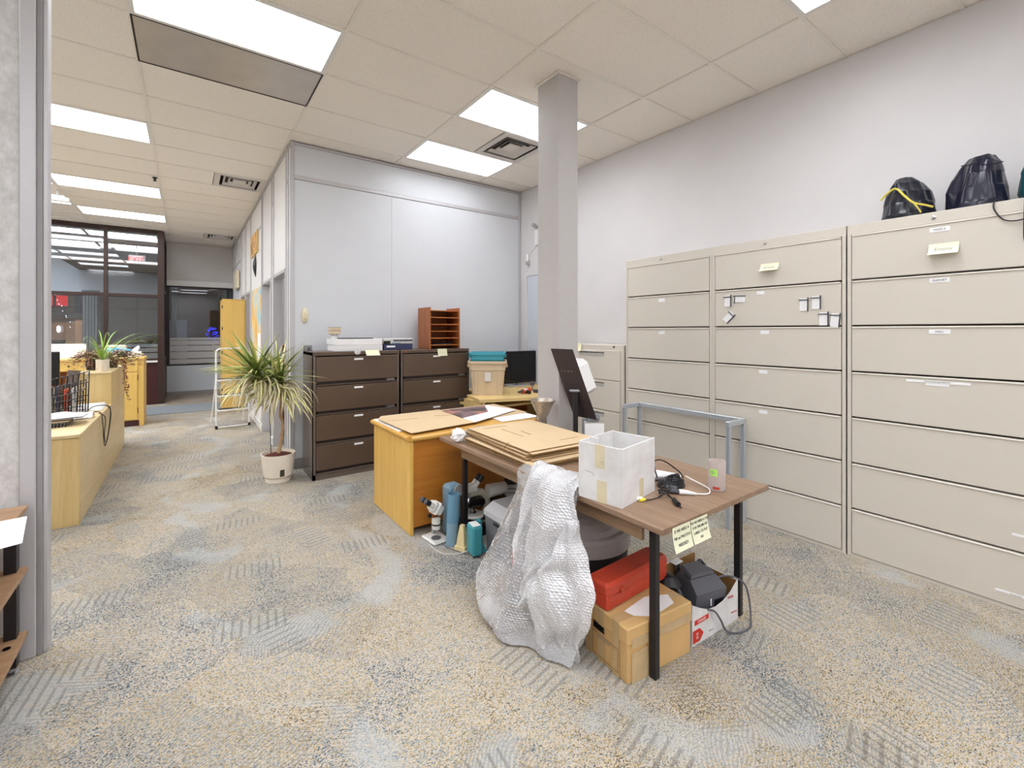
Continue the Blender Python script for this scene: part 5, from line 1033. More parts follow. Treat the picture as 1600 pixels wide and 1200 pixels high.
# open white carton with device
ang2 = math.atan2(1.145-1.183, 2.386-1.968)
t = thing('supply_carton', 'white and red supply carton without a lid, full of devices, by the front right leg', 'box', (1.975, 1.178, 0), ang2+0.05)
SW, SD, SH = 0.40, 0.25, 0.19
def panel(a, b, z0, zs_, mat, name, inner=False):
    n = len(zs_); m = MB(); a = Vector(a); b = Vector(b); d = (b-a); nrm = Vector((-d.y, d.x)).normalized()*0.004
    top = []; 
    o_, i_ = [], []
    for k in range(n):
        p = a+d*(k/(n-1)); o_.append((p.x, p.y)); i_.append((p.x+nrm.x, p.y+nrm.y))
    vs = []
    for k in range(n): vs += [(o_[k][0], o_[k][1], z0), (o_[k][0], o_[k][1], zs_[k]), (i_[k][0], i_[k][1], zs_[k]), (i_[k][0], i_[k][1], z0)]
    fs = []
    for k in range(n-1):
        q = 4*k; fs += [(q, q+4, q+5, q+1), (q+1, q+5, q+6, q+2), (q+2, q+6, q+7, q+3), (q+3, q+7, q+4, q)]
    fs += [(0, 1, 2, 3), (4*n-1, 4*n-2, 4*n-3, 4*n-4)]
    m._add(vs, fs); return m.put(name, mat, t)
panel((0, 0), (SW, 0), 0, [0.20, 0.165, 0.135, 0.128, 0.135, 0.16, 0.205], 'carton_white', 'front_wall')
panel((SW, 0), (SW, SD), 0, [0.205, 0.2, 0.2], 'carton_white', 'side_wall'); panel((0, SD), (0, 0), 0, [0.2, 0.2, 0.2], 'carton_white', 'side_wall')
panel((SW, SD), (0, SD), 0, [0.2, 0.2, 0.2, 0.2], 'carton_white', 'back_wall')
m = MB(); m.box((0.006, SD-0.012, 0.002), (SW-0.006, SD-0.006, 0.245)); m.box((0.006, 0.006, 0.002), (0.01, SD-0.01, 0.2)); m.box((SW-0.01, 0.006, 0.002), (SW-0.006, SD-0.01, 0.2)); m.put('inner_lining', 'cardboard_in', t)
B((0.01, 0.006, 0.001), (SW-0.01, SD-0.012, 0.006)).put('base', 'cardboard_in', t)
B((0.022, -0.0015, 0.095), (0.135, -0.0005, 0.118), 0, Matrix.Translation((0, 0, 0.0)) ).put('brand_band', 'ink_red', t); text('STAPLES', 0.018, 'ink_white', t, (0.078, -0.0022, 0.1065), FACE_S)
m = MB(); m.prism([(0.0, 0.012), (0.055, 0.012), (0.085, 0.042), (0.055, 0.072), (0.0, 0.072)], 0, 0.001, Matrix.Translation((0.008, -0.0005, 0.0)) @ Matrix.Rotation(pi/2, 4, 'X')); m.put('red_arrow', 'ink_red', t); text('10\n10', 0.02, 'ink_white', t, (0.04, -0.0025, 0.042), FACE_S, sp=0.9)
text('PAPER', 0.018, 'ink_red', t, (0.33, -0.0012, 0.135), (pi/2, 0.1, 0)); text('MULTIUSE', 0.012, 'ink_red', t, (0.36, -0.0012, 0.05), (pi/2, 0.1, 0)); text('500 sheets', 0.009, 'ink_grey', t, (0.155, -0.0012, 0.03), FACE_S)
t = thing('label_printer', 'charcoal label printer with a raised lid inside the open white carton', 'printer', (2.195, 1.275, 0.085), ang2-0.12)
m = MB(); m.loft([[(x, y, 0.0) for x, y in ((-0.10, -0.07), (0.11, -0.07), (0.11, 0.09), (-0.10, 0.09))], [(x, y, 0.10) for x, y in ((-0.09, -0.075), (0.115, -0.075), (0.115, 0.09), (-0.09, 0.09))], [(x, y, 0.145) for x, y in ((-0.075, -0.02), (0.10, -0.02), (0.09, 0.07), (-0.06, 0.07))]]); m.put('body', 'charcoal', t)
m = MB(); m.loft([[(x, y, z) for x, y, z in ((-0.07, -0.02, 0.15), (0.095, -0.02, 0.15), (0.085, 0.075, 0.165), (-0.055, 0.075, 0.165))], [(x, y, z) for x, y, z in ((-0.06, -0.015, 0.162), (0.085, -0.015, 0.162), (0.07, 0.065, 0.178), (-0.04, 0.065, 0.178))]]); m.put('lid', 'charcoal', t)
B((0.0, -0.079, 0.03), (0.006, -0.075, 0.065), 0.001, Matrix.Rotation(0.0, 4, 'Y')).put('status_light', 'label_white', t); B((0.03, -0.078, 0.02), (0.10, -0.073, 0.055), 0.002).put('paper_slot', 'black_plastic', t)
t = thing('camera_bag', 'black padded bag with grey straps stuffed in the open white carton', 'bag', (2.04, 1.345, 0.02)); lump([(0, 0, 0.06, 0.07, 0), (0, 0, 0.065, 0.08, 0.1), (-0.005, 0, 0.06, 0.075, 0.2), (-0.01, 0.0, 0.03, 0.04, 0.235), (-0.01, 0, 0.01, 0.01, 0.24)], 8, 0.15, 4).put('pouch', 'black_plastic', t); MB().tube(bez([(-0.04, -0.08, 0.21), (-0.02, -0.10, 0.15), (0.01, -0.105, 0.09)], 6), 0.008, 6).put('strap', 'charcoal', t)
t = thing('silver_bracket', 'silver metal bracket standing up at the back of the open carton', 'bracket', (2.20, 1.395, 0.03)); B((-0.02, -0.004, 0), (0.02, 0.004, 0.22), 0.002).put('arm', 'chrome', t); B((-0.045, -0.02, 0.218), (0.022, 0.018, 0.226), 0.002).put('plate', 'label_white', t)
t = thing('headset', 'black and silver headset poking out of the right of the open carton', 'headset', (2.325, 1.345, 0.12)); MB().tube([(0.055*cos(a), 0.01*sin(2*a), 0.06+0.055*sin(a)) for a in [pi*k/12 for k in range(13)]], 0.01, 8).put('band', 'black_plastic', t); MB().lathe([(0.03, 0), (0.03, 0.022)], 14, mtx=Matrix.Translation((0.06, 0, 0.055)) @ Matrix.Rotation(pi/2, 4, 'Y')).put('ear_cup', 'chrome', t); MB().lathe([(0.032, 0), (0.032, 0.022)], 14, mtx=Matrix.Translation((-0.07, 0, 0.05)) @ Matrix.Rotation(pi/2, 4, 'Y')).put('ear_cup', 'black_plastic', t); MB().tube([(0, 0, 0.06), (0, 0, -0.09)], 0.012, 8).put('stem', 'black_plastic', t)
m = MB(); m.tube(bez([(2.09, 1.19, 0.135), (2.13, 1.155, 0.13), (2.17, 1.145, 0.08), (2.20, 1.13, 0.02), (2.26, 1.10, 0.005), (2.35, 1.09, 0.005), (2.41, 1.115, 0.02), (2.425, 1.13, 0.10), (2.41, 1.15, 0.18), (2.36, 1.20, 0.21), (2.30, 1.24, 0.20)], 10), 0.0048, 7); tag(m.put('grey_cable', 'charcoal'), 'grey cable looping over the front of the white supply carton', 'cable')

# ================================================================ SANITISER STAND (behind the table)
r2 = (cos(YAW), -sin(YAW)); f2 = (sin(YAW), cos(YAW))
t = thing('dispenser_stand', 'black hand sanitiser stand with a tilted back plate, in front of the column', 'stand', (2.476, 2.425, 0), -YAW)
# local x = rightwards in view, y = away
MB().lathe([(0.14, 0), (0.14, 0.008), (0.03, 0.012)], 28).put('foot', 'black_metal', t)
B((-0.017, -0.017, 0.01), (0.017, 0.017, 1.04), 0.002).put('pole', 'black_metal', t)
tl = Vector((-0.18, 0.085, 1.362)); wv = Vector((0.14, -0.165, 0)); lv = Vector((0.163, 0, -0.47)); nn = wv.cross(lv).normalized()*0.004
if nn.z > 0: nn = -nn
m = MB(); q = [tl, tl+wv, tl+wv+lv, tl+lv]; 
bend = [tl+wv+lv+Vector((0.02, -0.0, -0.06)), tl+lv+Vector((0.02, 0, -0.06))]; bend2 = [b_+Vector((0.10, 0.06, -0.03)) for b_ in bend]
G = [[q[0], q[1]], [q[3], q[2]], [bend[1], bend[0]], [bend2[1], bend2[0]]]
m.grid([[tuple(p) for p in r_] for r_ in G]); m.grid([[tuple(p-nn) for p in r_][::-1] for r_ in G]); m.put('back_plate', 'black_plate', t)
m = MB(); m.tube([(-0.05, -0.02, 1.045), (0.05, -0.02, 1.045)], 0.008, 8); m.box((-0.045, -0.03, 1.035), (0.045, 0.03, 1.043)); m.put('bracket', 'steel', t)
for k in range(4):
    p = tl+wv*(0.2+0.15*k)+lv*0.36+nn*1.1; MB().lathe([(0.003, -0.003), (0.003, 0.003)], 6, tuple(p)).put('screw', 'chrome', t)
p = tl+wv*0.5+lv*0.55-nn*0.3
fr = Matrix((lv.normalized().to_tuple(), wv.normalized().to_tuple(), (-nn.normalized()).to_tuple())).transposed().to_4x4()
B((-0.15, -0.075, 0.004), (0.12, 0.075, 0.19), 0.035, Matrix.Translation(p) @ fr).put('dispenser', 'white_plastic', t)
cx_ = 0.135
MB().lathe([(0.05, 0.80), (0.062, 0.845), (0.058, 0.845), (0.046, 0.805), (0, 0.805)], 20, (cx_, 0.02, 0), caps=False).put('drip_tray', 'grey_alu', t)
B((0.06, -0.06, 0.60), (0.205, -0.057, 0.80)).put('notice', 'paper', t); text('HAND SANITIZER\n\nplease use\n\u2193', 0.013, 'ink_grey', t, (0.132, -0.0585, 0.725), (pi/2, 0, 0))
B((0.055, -0.056, 0.60), (0.07, 0.02, 0.82)).put('tray_arm', 'grey_alu', t)

# ================================================================ PLANT BY THE PARTITION
t = thing('potted_dracaena', 'tall dracaena with long striped leaves in a cream pot', 'plant', (0.76, 4.86, 0))
MB().lathe([(0.115, 0), (0.115, 0.035), (0.10, 0.04)], 32).put('saucer', 'pot_cream', t)
MB().lathe([(0.115, 0.036), (0.135, 0.06), (0.158, 0.26), (0.16, 0.275), (0.15, 0.275), (0.146, 0.25), (0.0, 0.245)], 36, caps=False).put('pot', 'pot_cream', t)
MB().lathe([(0.147, 0.245), (0.10, 0.262), (0.03, 0.27), (0, 0.272)], 24, caps=False).put('soil', 'soil', t)
va = math.atan2(-4.86, -0.76)
pa = va+0.25
B((0.148*cos(pa)-0.0, -0.0, 0), (0, 0, 0)) if False else None
RT = Matrix.Translation((0.139*cos(pa), 0.139*sin(pa), 0.10)) @ Matrix.Rotation(pa, 4, 'Z')
B((-0.01, -0.02, -0.03), (0.009, 0.02, 0.035), 0.002, RT).put('water_gauge', 'gap_dark', t)
trA = bez([(0.0, 0, 0.24), (0.03, 0.01, 0.42), (0.045, 0.015, 0.56), (0.02, 0.01, 0.66), (0.03, 0.01, 0.82), (0.01, -0.06, 1.03)], 8)
MB().tube(trA, 0.017, 9, r2=0.013).put('trunk', 'trunk', t)
trB = bez([(0.03, 0.01, 0.80), (-0.05, 0.0, 0.92), (-0.16, -0.03, 1.05), (-0.20, -0.04, 1.10)], 8)
MB().tube(trB, 0.013, 8, r2=0.011).put('branch', 'trunk', t)
MB().tube([(-0.05, 0.12, 0.24), (-0.06, 0.14, 0.75)], 0.004, 6).put('stake', 'black_plastic', t)
def leafmesh(L, wd, e0, bend, mat, name='leaf'):
    m = MB(); pts = []; x = z = 0; a = e0; N = 9
    G = []
    for i in range(N+1):
        s_ = i/N; w_ = wd*min(1, 0.55+2.2*s_)*(1-s_**2.2)+0.0006
        w_ *= 1.2; G.append([(x-0.0, -w_, z+w_*0.35), (x, 0, z), (x, w_, z+w_*0.35)])
        x += L/N*cos(a); z += L/N*sin(a); a -= bend/N*(0.4+1.2*s_)
    m.grid(G); return m.mesh(name, mat)
LM = {}
rng = random.Random(12)
def leafset(mat, specs): return [leafmesh(L, w_, e, b, mat) for L, w_, e, b in specs]
up = leafset('leaf_green', [(0.54, 0.012, 0.45, 0.35), (0.52, 0.011, 0.9, 0.25), (0.5, 0.011, 1.2, 0.2), (0.58, 0.012, 0.15, 0.35)])+leafset('leaf_stripe', [(0.54, 0.011, 0.6, 0.3), (0.5, 0.010, 1.05, 0.25), (0.58, 0.010, 0.1, 0.3)])+leafset('leaf_dark', [(0.5, 0.012, 0.7, 0.35), (0.46, 0.011, 0.3, 0.5)])
dn = leafset('leaf_dry', [(0.54, 0.011, 0.1, 1.7), (0.5, 0.012, -0.2, 1.4), (0.48, 0.010, 0.4, 2.3), (0.56, 0.010, 0.25, 2.0)])+leafset('leaf_stripe', [(0.5, 0.012, 0.0, 1.5), (0.48, 0.011, 0.2, 1.8)])
LEAF_N = {}; LEAF_X = {}
def addleaf(me, loc, az, tilt=0.0, s_=1.0):
    tx = t.location.x+loc[0]; ty = t.location.y+loc[1]
    for q in (11, 20, 28):
        vx = me.vertices[q].co; px_ = tx+vx.x*s_*cos(az); py_ = ty+vx.x*s_*sin(az)
        if t.name.startswith('potted') and ((px_ > 0.90 and py_ > 5.13) or (px_ > 1.01 and py_ > 4.59 and loc[2]+vx.z*s_ < 1.31)): return
    LEAF_N[t.name] = LEAF_N.get(t.name, 0)+1
    if LEAF_N[t.name] > 280:
        mn = me.materials[0].name; mt_ = Matrix.Translation(loc) @ Matrix.Rotation(az, 4, 'Z') @ Matrix.Rotation(tilt, 4, 'X') @ Matrix.Scale(s_, 4)
        LEAF_X.setdefault(mn, MB())._add([v.co for v in me.vertices], [tuple(p_.vertices) for p_ in me.polygons], mt_); return
    o = bpy.data.objects.new('leaf', me); COL.objects.link(o); o.parent = t; o.location = loc; o.rotation_euler = (tilt, 0, az); o.scale = (s_, s_, s_)
for k in range(96):
    az = k*2.399+rng.uniform(-.3, .3); addleaf(rng.choice(up), (0.01+rng.uniform(-.01, .01), -0.06+rng.uniform(-.01, .01), 0.97+0.0011*k), az, rng.uniform(-.2, .2), rng.uniform(0.66, 1.0))
for k in range(170):
    az = k*2.399+rng.uniform(-.3, .3); addleaf(rng.choice(dn), (0.012+rng.uniform(-.012, .012), -0.055+rng.uniform(-.012, .012), 0.84+0.0009*k), az, rng.uniform(-.3, .3), rng.uniform(0.75, 1.0))
for k in range(84):
    az = pi+YAW+rng.gauss(0, 1.2)-0.2; addleaf(rng.choice(up), (-0.20+rng.uniform(-.015, .015), -0.04, 1.05+0.0012*k), az, rng.uniform(-.3, .3), rng.uniform(0.7, 1.02))
for k in range(60):
    az = pi+YAW+rng.gauss(0, 1.3); addleaf(rng.choice(dn), (-0.19+rng.uniform(-.02, .02), -0.04, 0.98+0.0013*k), az, rng.uniform(-.3, .3), rng.uniform(0.7, 1.0))

for k in range(90):
    az = k*2.399+rng.uniform(-.4, .4); addleaf(rng.choice(dn if k % 3 == 0 else up), (-0.09+rng.uniform(-.03, .03), -0.06+rng.uniform(-.02, .02), 0.92+0.0014*k), az, rng.uniform(-.3, .3), rng.uniform(0.6, 1.0))
for mn, mb_ in LEAF_X.items():
    o = mb_.put('small_leaves', mn, t); o['kind'] = 'stuff'
# ================================================================ STEP STOOL
t = thing('step_ladder', 'white folding step stool with a hoop handrail in the corridor', 'step stool', (0.37, 7.9, 0), 0.12)
wd = 0.45
hoop = bez([(0.0, 0, 0.06), (0.0, 0.02, 0.3), (0.01, 0.08, 0.8), (0.015, 0.12, 1.14), (0.03, 0.13, 1.2), (0.09, 0.135, 1.225), (wd-0.09, 0.135, 1.225), (wd-0.03, 0.13, 1.2), (wd-0.015, 0.12, 1.14), (wd-0.01, 0.08, 0.8), (wd, 0.02, 0.3), (wd, 0, 0.06), (wd-0.02, 0, 0.025), (wd-0.07, 0, 0.018), (0.07, 0, 0.018), (0.02, 0, 0.025)], 5)
MB().tube(hoop, 0.013, 8, closed=True).put('front_hoop', 'ladder_white', t)
m = MB(); m.tube([(0.02, 0.11, 0.86), (0.0, 0.42, 0.02)], 0.010, 8); m.put('rear_leg', 'ladder_white', t); MB().tube([(wd-0.02, 0.11, 0.86), (wd, 0.42, 0.02)], 0.010, 8).put('rear_leg', 'ladder_white', t)
for z, y in ((0.26, 0.0), (0.48, 0.035), (0.72, 0.08)):
    s_ = B((0.02, y-0.02, z), (wd-0.02, y+0.13, z+0.03), 0.006).put('step', 'ladder_white', t); B((0.035, y-0.012, z+0.03), (wd-0.035, y+0.122, z+0.034), 0.001).put('tread', 'rubber', s_)
for x in (0, wd): B((x-0.018, -0.02, 0), (x+0.018, 0.02, 0.05), 0.006).put('foot', 'rubber', t)
for x in (0.0, wd): MB().lathe([(0.016, -0.008), (0.016, 0.008)], 10, mtx=Matrix.Translation((x+0.01, 0.09, 0.87)) @ Matrix.Rotation(pi/2, 4, 'Y')).put('hinge', 'rubber', t)

# ================================================================ CORRIDOR: TALL CABINET, WALL THINGS
t = thing('tall_cabinet', 'tall yellow birch cabinet at the far end of the corridor partition', 'cabinet', (0.545, 9.5, 0))
B((0, 0, 0.0), (0.372, 0.75, 2.08), 0.004).put('body', 'birch', t); B((0.03, -0.018, 0.06), (0.355, 0.0, 2.07), 0.003).put('door', 'birch', t); B((-0.004, -0.004, 2.08), (0.374, 0.76, 2.1), 0.004).put('top', 'birch', t)
for z in (0.4, 1.1, 1.55, 1.95): MB().lathe([(0.012, -0.03), (0.012, 0.03)], 8, (-0.002, 0.012, z)).put('hinge', 'gap_dark', t)
t = thing('art_print', 'orange framed art print hung high on the corridor partition', 'picture', (0.925, 7.80, 2.76)); B((-0.012, 0, 0), (0.008, 0.86, 0.36), 0.003).put('frame', 'birch', t); B((-0.014, 0.06, 0.03), (-0.011, 0.80, 0.33)).put('print', 'art_print', t)
t = thing('wall_map', 'colourful geological map sheet on the corridor partition below the art print', 'map', (0.9325, 7.52, 1.05)); B((-0.002, 0, 0), (0.001, 1.14, 1.14)).put('sheet', 'map_print', t); B((-0.003, 0.03, 0.03), (-0.002, 0.36, 0.42)).put('legend', 'paper', t)
t = thing('wall_mask', 'pointed black carved wall hanging under the orange art print', 'ornament', (0.933, 8.14, 2.58))
m = MB(); rings = []
for q in range(9):
    s_ = q/8; w_ = 0.11*sin(pi*(0.05+0.9*s_)); rings.append([(-0.04*sin(pi*s_)*abs(sin(2*pi*k/12))*1.0-0.002, w_*cos(2*pi*k/12), -0.19+0.38*s_) for k in range(12)])
m.loft(rings); m.put('body', 'black_plastic', t); B((-0.01, -0.02, 0.15), (-0.002, 0.05, 0.2), 0.003).put('plume', 'label_white', t)
t = thing('wall_box', 'cream wall box with a bracket near the far end of the corridor partition', 'box', (0.94, 10.75, 2.38)); B((-0.07, 0, 0.05), (-0.015, 0.7, 0.42), 0.006).put('box', 'cream_plastic', t); B((-0.015, 0.3, 0.0), (-0.0, 0.36, 0.48), 0.003).put('bracket', 'pale_grey', t); B((-0.05, 0.25, 0.0), (-0.015, 0.4, 0.02), 0.003).put('shelf', 'pale_grey', t)
t = thing('inner_cabinet', 'brown wooden cabinet glimpsed through the open first doorway', 'cabinet', (1.13, 6.95, 0)); B((0, 0, 0), (0.5, 0.4, 1.28), 0.004).put('body', 'red_brown', t); B((0.02, -0.015, 0.05), (0.48, 0, 1.25), 0.003).put('door', 'red_brown', t); B((-0.01, -0.02, 1.28), (0.51, 0.41, 1.30), 0.003).put('top', 'tray_wood', t)
# right wall small things behind the column
t = thing('wall_sensor', 'small white sensor with a cable on the right wall near the corner', 'sensor', (4.12, 4.97, 2.47)); B((-0.04, -0.03, 0), (0, 0.03, 0.045), 0.004).put('base', 'grey_plastic', t); MB().lathe([(0.012, 0), (0.02, 0.03), (0.02, 0.09), (0.008, 0.11)], 12, (-0.03, 0, 0.045)).put('bulb', 'white_plastic', t); MB().tube(bez([(-0.02, 0.0, 0), (-0.015, 0.03, -0.1), (-0.012, 0.06, -0.2), (-0.012, 0.05, -0.32)], 6), 0.004, 6).put('cord', 'white_plastic', t)
t = thing('wall_camera', 'white wall mounted unit half hidden behind the column', 'camera', (4.12, 4.74, 2.72)); B((-0.03, -0.07, 0), (0, 0.07, 0.22), 0.006).put('plate', 'white_plastic', t); MB().lathe([(0.02, 0), (0.028, 0.02), (0.028, 0.09)], 12, mtx=Matrix.Translation((-0.02, 0.02, 0.25)) @ Matrix.Rotation(-1.2, 4, 'Y')).put('head', 'grey_plastic', t); MB().tube(bez([(-0.01, 0.05, 0.0), (-0.008, 0.14, -0.06), (-0.01, 0.2, -0.12)], 6), 0.004, 6).put('cord', 'white_plastic', t)

# ================================================================ LEFT COUNTERS
t = thing('low_counter', 'long low pale oak counter on the left of the corridor', 'counter', (-1.55, 4.60, 0))
CL = 2.95
B((0, 0.0, 0), (0.86, 0.03, 0.675), 0.002).put('end_panel', 'oak_pale', t); B((0.835, 0.03, 0), (0.862, CL, 0.675), 0.002).put('front_panel', 'oak_pale_y', t); B((0, 0.03, 0), (0.02, CL, 0.675)).put('back_panel', 'oak_pale_y', t); B((-0.005, -0.008, 0.677), (0.868, CL, 0.703), 0.003).put('countertop', 'oak_pale_y', t)
t = thing('tall_counter', 'upright pale oak box cabinet standing on the low counter, with potted plants', 'cabinet', (-0.965, 6.30, 0.703))
B((0, 0, 0), (0.28, 1.2, 0.33), 0.003).put('body', 'oak_pale', t); B((-0.004, -0.006, 0.33), (0.284, 1.2, 0.352), 0.003).put('top', 'oak_pale_y', t)
# yellow counter desk behind
t = thing('yellow_counter', 'tall yellow counter desk with drawers, before the brown glazing', 'counter', (-1.75, 8.9, 0))
B((0.85, 0, 0.0), (1.18, 0.55, 1.05), 0.004).put('pedestal', 'birch', t); B((-0.4, -0.02, 1.05), (1.19, 0.57, 1.085), 0.005).put('countertop', 'birch', t); B((-0.4, 0.4, 0.0), (0.85, 0.42, 1.05)).put('kneehole_back', 'red_brown', t); B((-0.4, 0.0, 0.90), (0.85, 0.4, 1.05), 0.004).put('drawer', 'birch', t)
d = B((0.9, -0.014, 0.86), (1.10, 0, 1.03), 0.003).put('drawer', 'birch', t); d2 = B((0.9, -0.014, 0.10), (1.10, 0, 0.845), 0.003).put('door', 'birch', t)
for z in (0.2, 0.72): B((1.1, -0.012, z), (1.108, -0.002, z+0.09)).put('hinge', 'gap_dark', d2)
B((0.9, -0.008, 0.0), (1.12, 0.0, 0.09)).put('kick_panel', 'maroon_panel', t); MB().lathe([(0.012, 0), (0.014, 0.02)], 10, mtx=Matrix.Translation((0.3, 0.0, 0.98)) @ Matrix.Rotation(pi/2, 4, 'X')).put('knob', 'gap_dark', t)
ZC_ = 1.085
crumple('blue_bag', 'bright blue plastic bag on the yellow counter behind the spider plant', (-0.93, 9.1, ZC_), 0.10, 'blue_bag', 'bag', 31, 0.75, (2.2, 1.0))
t = thing('tissue_box', 'white tissue box with a tissue pulled up on the yellow counter', 'tissue box', (-0.70, 9.05, ZC_)); B((-0.09, -0.05, 0), (0.09, 0.05, 0.09), 0.004).put('carton', 'white_plastic', t); MB().loft([[(-0.04, -0.01, 0.09), (0.04, -0.01, 0.09), (0.04, 0.01, 0.09), (-0.04, 0.01, 0.09)], [(-0.02, -0.015, 0.13), (0.07, -0.02, 0.15), (0.07, 0.0, 0.15), (-0.02, 0.015, 0.13)], [(0.03, -0.002, 0.17), (0.05, -0.002, 0.19), (0.05, 0.002, 0.19), (0.03, 0.002, 0.17)]]).put('tissue', 'paper', t)
t = thing('desk_phone', 'cream desk machine behind the glass at the yellow counter', 'device', (-0.95, 9.30, ZC_)); B((-0.13, -0.08, 0.09), (0.13, 0.08, 0.19), 0.015).put('hood', 'cream_plastic', t); B((-0.13, -0.07, 0), (0.13, 0.08, 0.09), 0.01).put('body', 'gap_dark', t); B((-0.12, -0.10, 0.0), (0.14, -0.07, 0.02), 0.003).put('tray', 'cream_plastic', t)
t = thing('white_board', 'white panel standing on the yellow counter behind the dark monitor', 'board', (-1.85, 9.2, ZC_)); B((0, 0, 0), (0.55, 0.02, 0.22), 0.002).put('sheet', 'white_plastic', t); B((0, 0.02, 0), (0.04, 0.12, 0.02)).put('foot', 'grey_plastic', t); B((0.5, 0.02, 0), (0.54, 0.12, 0.02)).put('foot', 'grey_plastic', t)
# things on the low counter
CT = 0.704
t = thing('dark_monitor', 'dark monitor seen from its edge on the low counter', 'monitor', (-1.32, 6.42, CT)); B((0.0, 0, 0.22), (0.20, 0.04, 0.58), 0.008).put('housing', 'black_plastic', t); B((0.06, 0.0, 0.02), (0.12, 0.03, 0.25)).put('neck', 'black_plastic', t); B((-0.02, -0.08, 0), (0.2, 0.12, 0.02), 0.005).put('stand', 'black_plastic', t)
t = thing('wire_sorter', 'black wire desktop file sorter with coloured folders on the low counter', 'file sorter', (-1.285, 5.52, CT), 0.0)
WL = 0.475
def wires(y, lo, hi, n, tilt):
    m = MB()
    for k in range(n):
        x = WL*k/(n-1); h = lo+(hi-lo)*k/(n-1); m.tube([(x, y, 0.008), (x+0.01, y+tilt, h), (x+0.01, y+tilt+0.025, h+0.012), (x, y+0.05, 0.02)], 0.003, 5)
    for q in (0.05, 0.4, 0.72, 0.98): m.tube([(-0.005, y+tilt*q, 0.006+lo*q), (WL+0.012, y+tilt*q, 0.006+hi*q)], 0.0045, 5)
    return m
wires(0.0, 0.13, 0.24, 13, -0.02).put('wire_front', 'black_plastic', t); wires(0.14, 0.2, 0.33, 13, 0.0).put('wire_middle', 'black_plastic', t); wires(0.28, 0.28, 0.40, 13, 0.02).put('wire_back', 'black_plastic', t)
for x, h0, h1 in ((0.0, 0.13, 0.28), (WL, 0.24, 0.40)):
    MB().tube([(x, 0, 0.008), (x, 0.33, 0.008)], 0.004, 5).put('side_wire', 'black_plastic', t); MB().tube([(x+0.01, -0.02, h0), (x+0.01, 0.30, h1)], 0.004, 5).put('side_wire', 'black_plastic', t)
for k, (mt, hh) in enumerate((('teal', 0.24), ('label_white', 0.23), ('teal', 0.27), ('charcoal', 0.25), ('cream_plastic', 0.26), ('navy', 0.28), ('orange', 0.25), ('paper_grey', 0.26))):
    B((0.03+k*0.052, 0.06, 0.008), (0.037+k*0.052, 0.27, hh)).put('folder', mt, t)
t = thing('lap_stand', 'brown slanted panel leaning behind the wire sorter', 'panel', (-1.08, 6.2, CT)); B((0, 0, 0.0), (0.10, 0.02, 0.40), 0.003, Matrix.Rotation(0.14, 4, 'Y') @ Matrix.Rotation(-0.1, 4, 'X')).put('panel', 'brown_side', t); MB().tube([(0.02, -0.005, 0.1), (0.07, -0.07, 0.13)], 0.006, 6).put('arm', 'tray_wood', t)
for k in range(4): sheet('paper_stack', ('lowest papers of the loose pile beside the wire sorter', 'second papers from the bottom of the loose pile by the wire sorter', 'third papers from the bottom of the loose pile by the wire sorter', 'topmost papers of the loose pile beside the wire sorter')[k], ccw([(-0.96-0.012*k, 5.90+0.03*k), (-0.71-0.012*k, 5.84+0.04*k), (-0.71-0.006*k, 6.22), (-0.96, 6.2-0.01*k)]), CT+0.001+0.009*k, 0.007, 'paper', 'paper', 'loose papers on the low counter')
t = thing('plan_stack', 'white papers on a spiral bound book at the near end of the low counter', 'papers', (-1.25, 5.0, CT)); B((0, 0, 0.0), (0.42, 0.28, 0.034), 0.003).put('book', 'black_plastic', t)
for k in range(10): MB().tube([(0.02+0.042*k+0.012*cos(a), -0.004+0.008*sin(a), 0.02+0.02*sin(a)) for a in [2*pi*q/8 for q in range(8)]], 0.002, 4, closed=True).put('spiral', 'chrome', t)
B((-0.05, 0.01, 0.036), (0.43, 0.30, 0.046), 0.001, Matrix.Rotation(0.03, 4, 'Z')).put('folder', 'cardboard', t)
m = MB(); G = [[(0.0+0.52*u/10, 0.02+0.30*v/4, 0.064+0.022*abs(sin(u*0.5+v*0.3))*(1 if u < 8 else 0.5)) for u in range(11)] for v in range(5)]; m.grid(G); m.grid([[(x, y, z-0.012) for x, y, z in r_][::-1] for r_ in G]); m.put('top_sheets', 'paper', t)
t = thing('clipped_papers', 'curled white papers with a dark binder clip at the counter edge', 'papers', (-0.905, 5.36-0.02, CT), 0.0)
m = MB(); G = [[(0.19*u/8, 0.15*v/6, 0.012+0.05*sin(pi*v/6)*(u/8)) for u in range(9)] for v in range(7)]; m.grid(G); m.grid([[(x, y, z-0.006) for x, y, z in r_][::-1] for r_ in G]); m.put('sheets', 'paper', t); MB().tube(bez([(0.05, -0.02, 0.03), (0.09, 0.02, 0.06), (0.11, 0.08, 0.03), (0.08, 0.03, 0.02)], 5), 0.004, 5).put('clip', 'charcoal', t)
m = MB(); m.tube(bez([(-0.80, 5.7, CT+0.02), (-0.75, 5.75, CT+0.06), (-0.67, 5.85, CT+0.04), (-0.655, 6.0, CT-0.06), (-0.66, 5.85, CT-0.26), (-0.66, 5.70, CT-0.30), (-0.66, 5.6, CT-0.2), (-0.66, 5.66, CT-0.05), (-0.70, 5.6, CT+0.008)], 8), 0.004, 5)
m.tube(bez([(-0.78, 5.65, CT+0.01), (-0.69, 5.6, CT+0.015), (-0.665, 5.55, CT-0.1), (-0.665, 5.6, CT-0.25), (-0.665, 5.72, CT-0.33), (-0.665, 5.95, CT-0.2), (-0.665, 6.05, CT-0.02), (-0.70, 6.1, CT+0.02)], 8), 0.004, 5)
tag(m.put('looped_cable', 'gap_dark'), 'dark cord hanging in loops over the front of the low counter', 'cable')
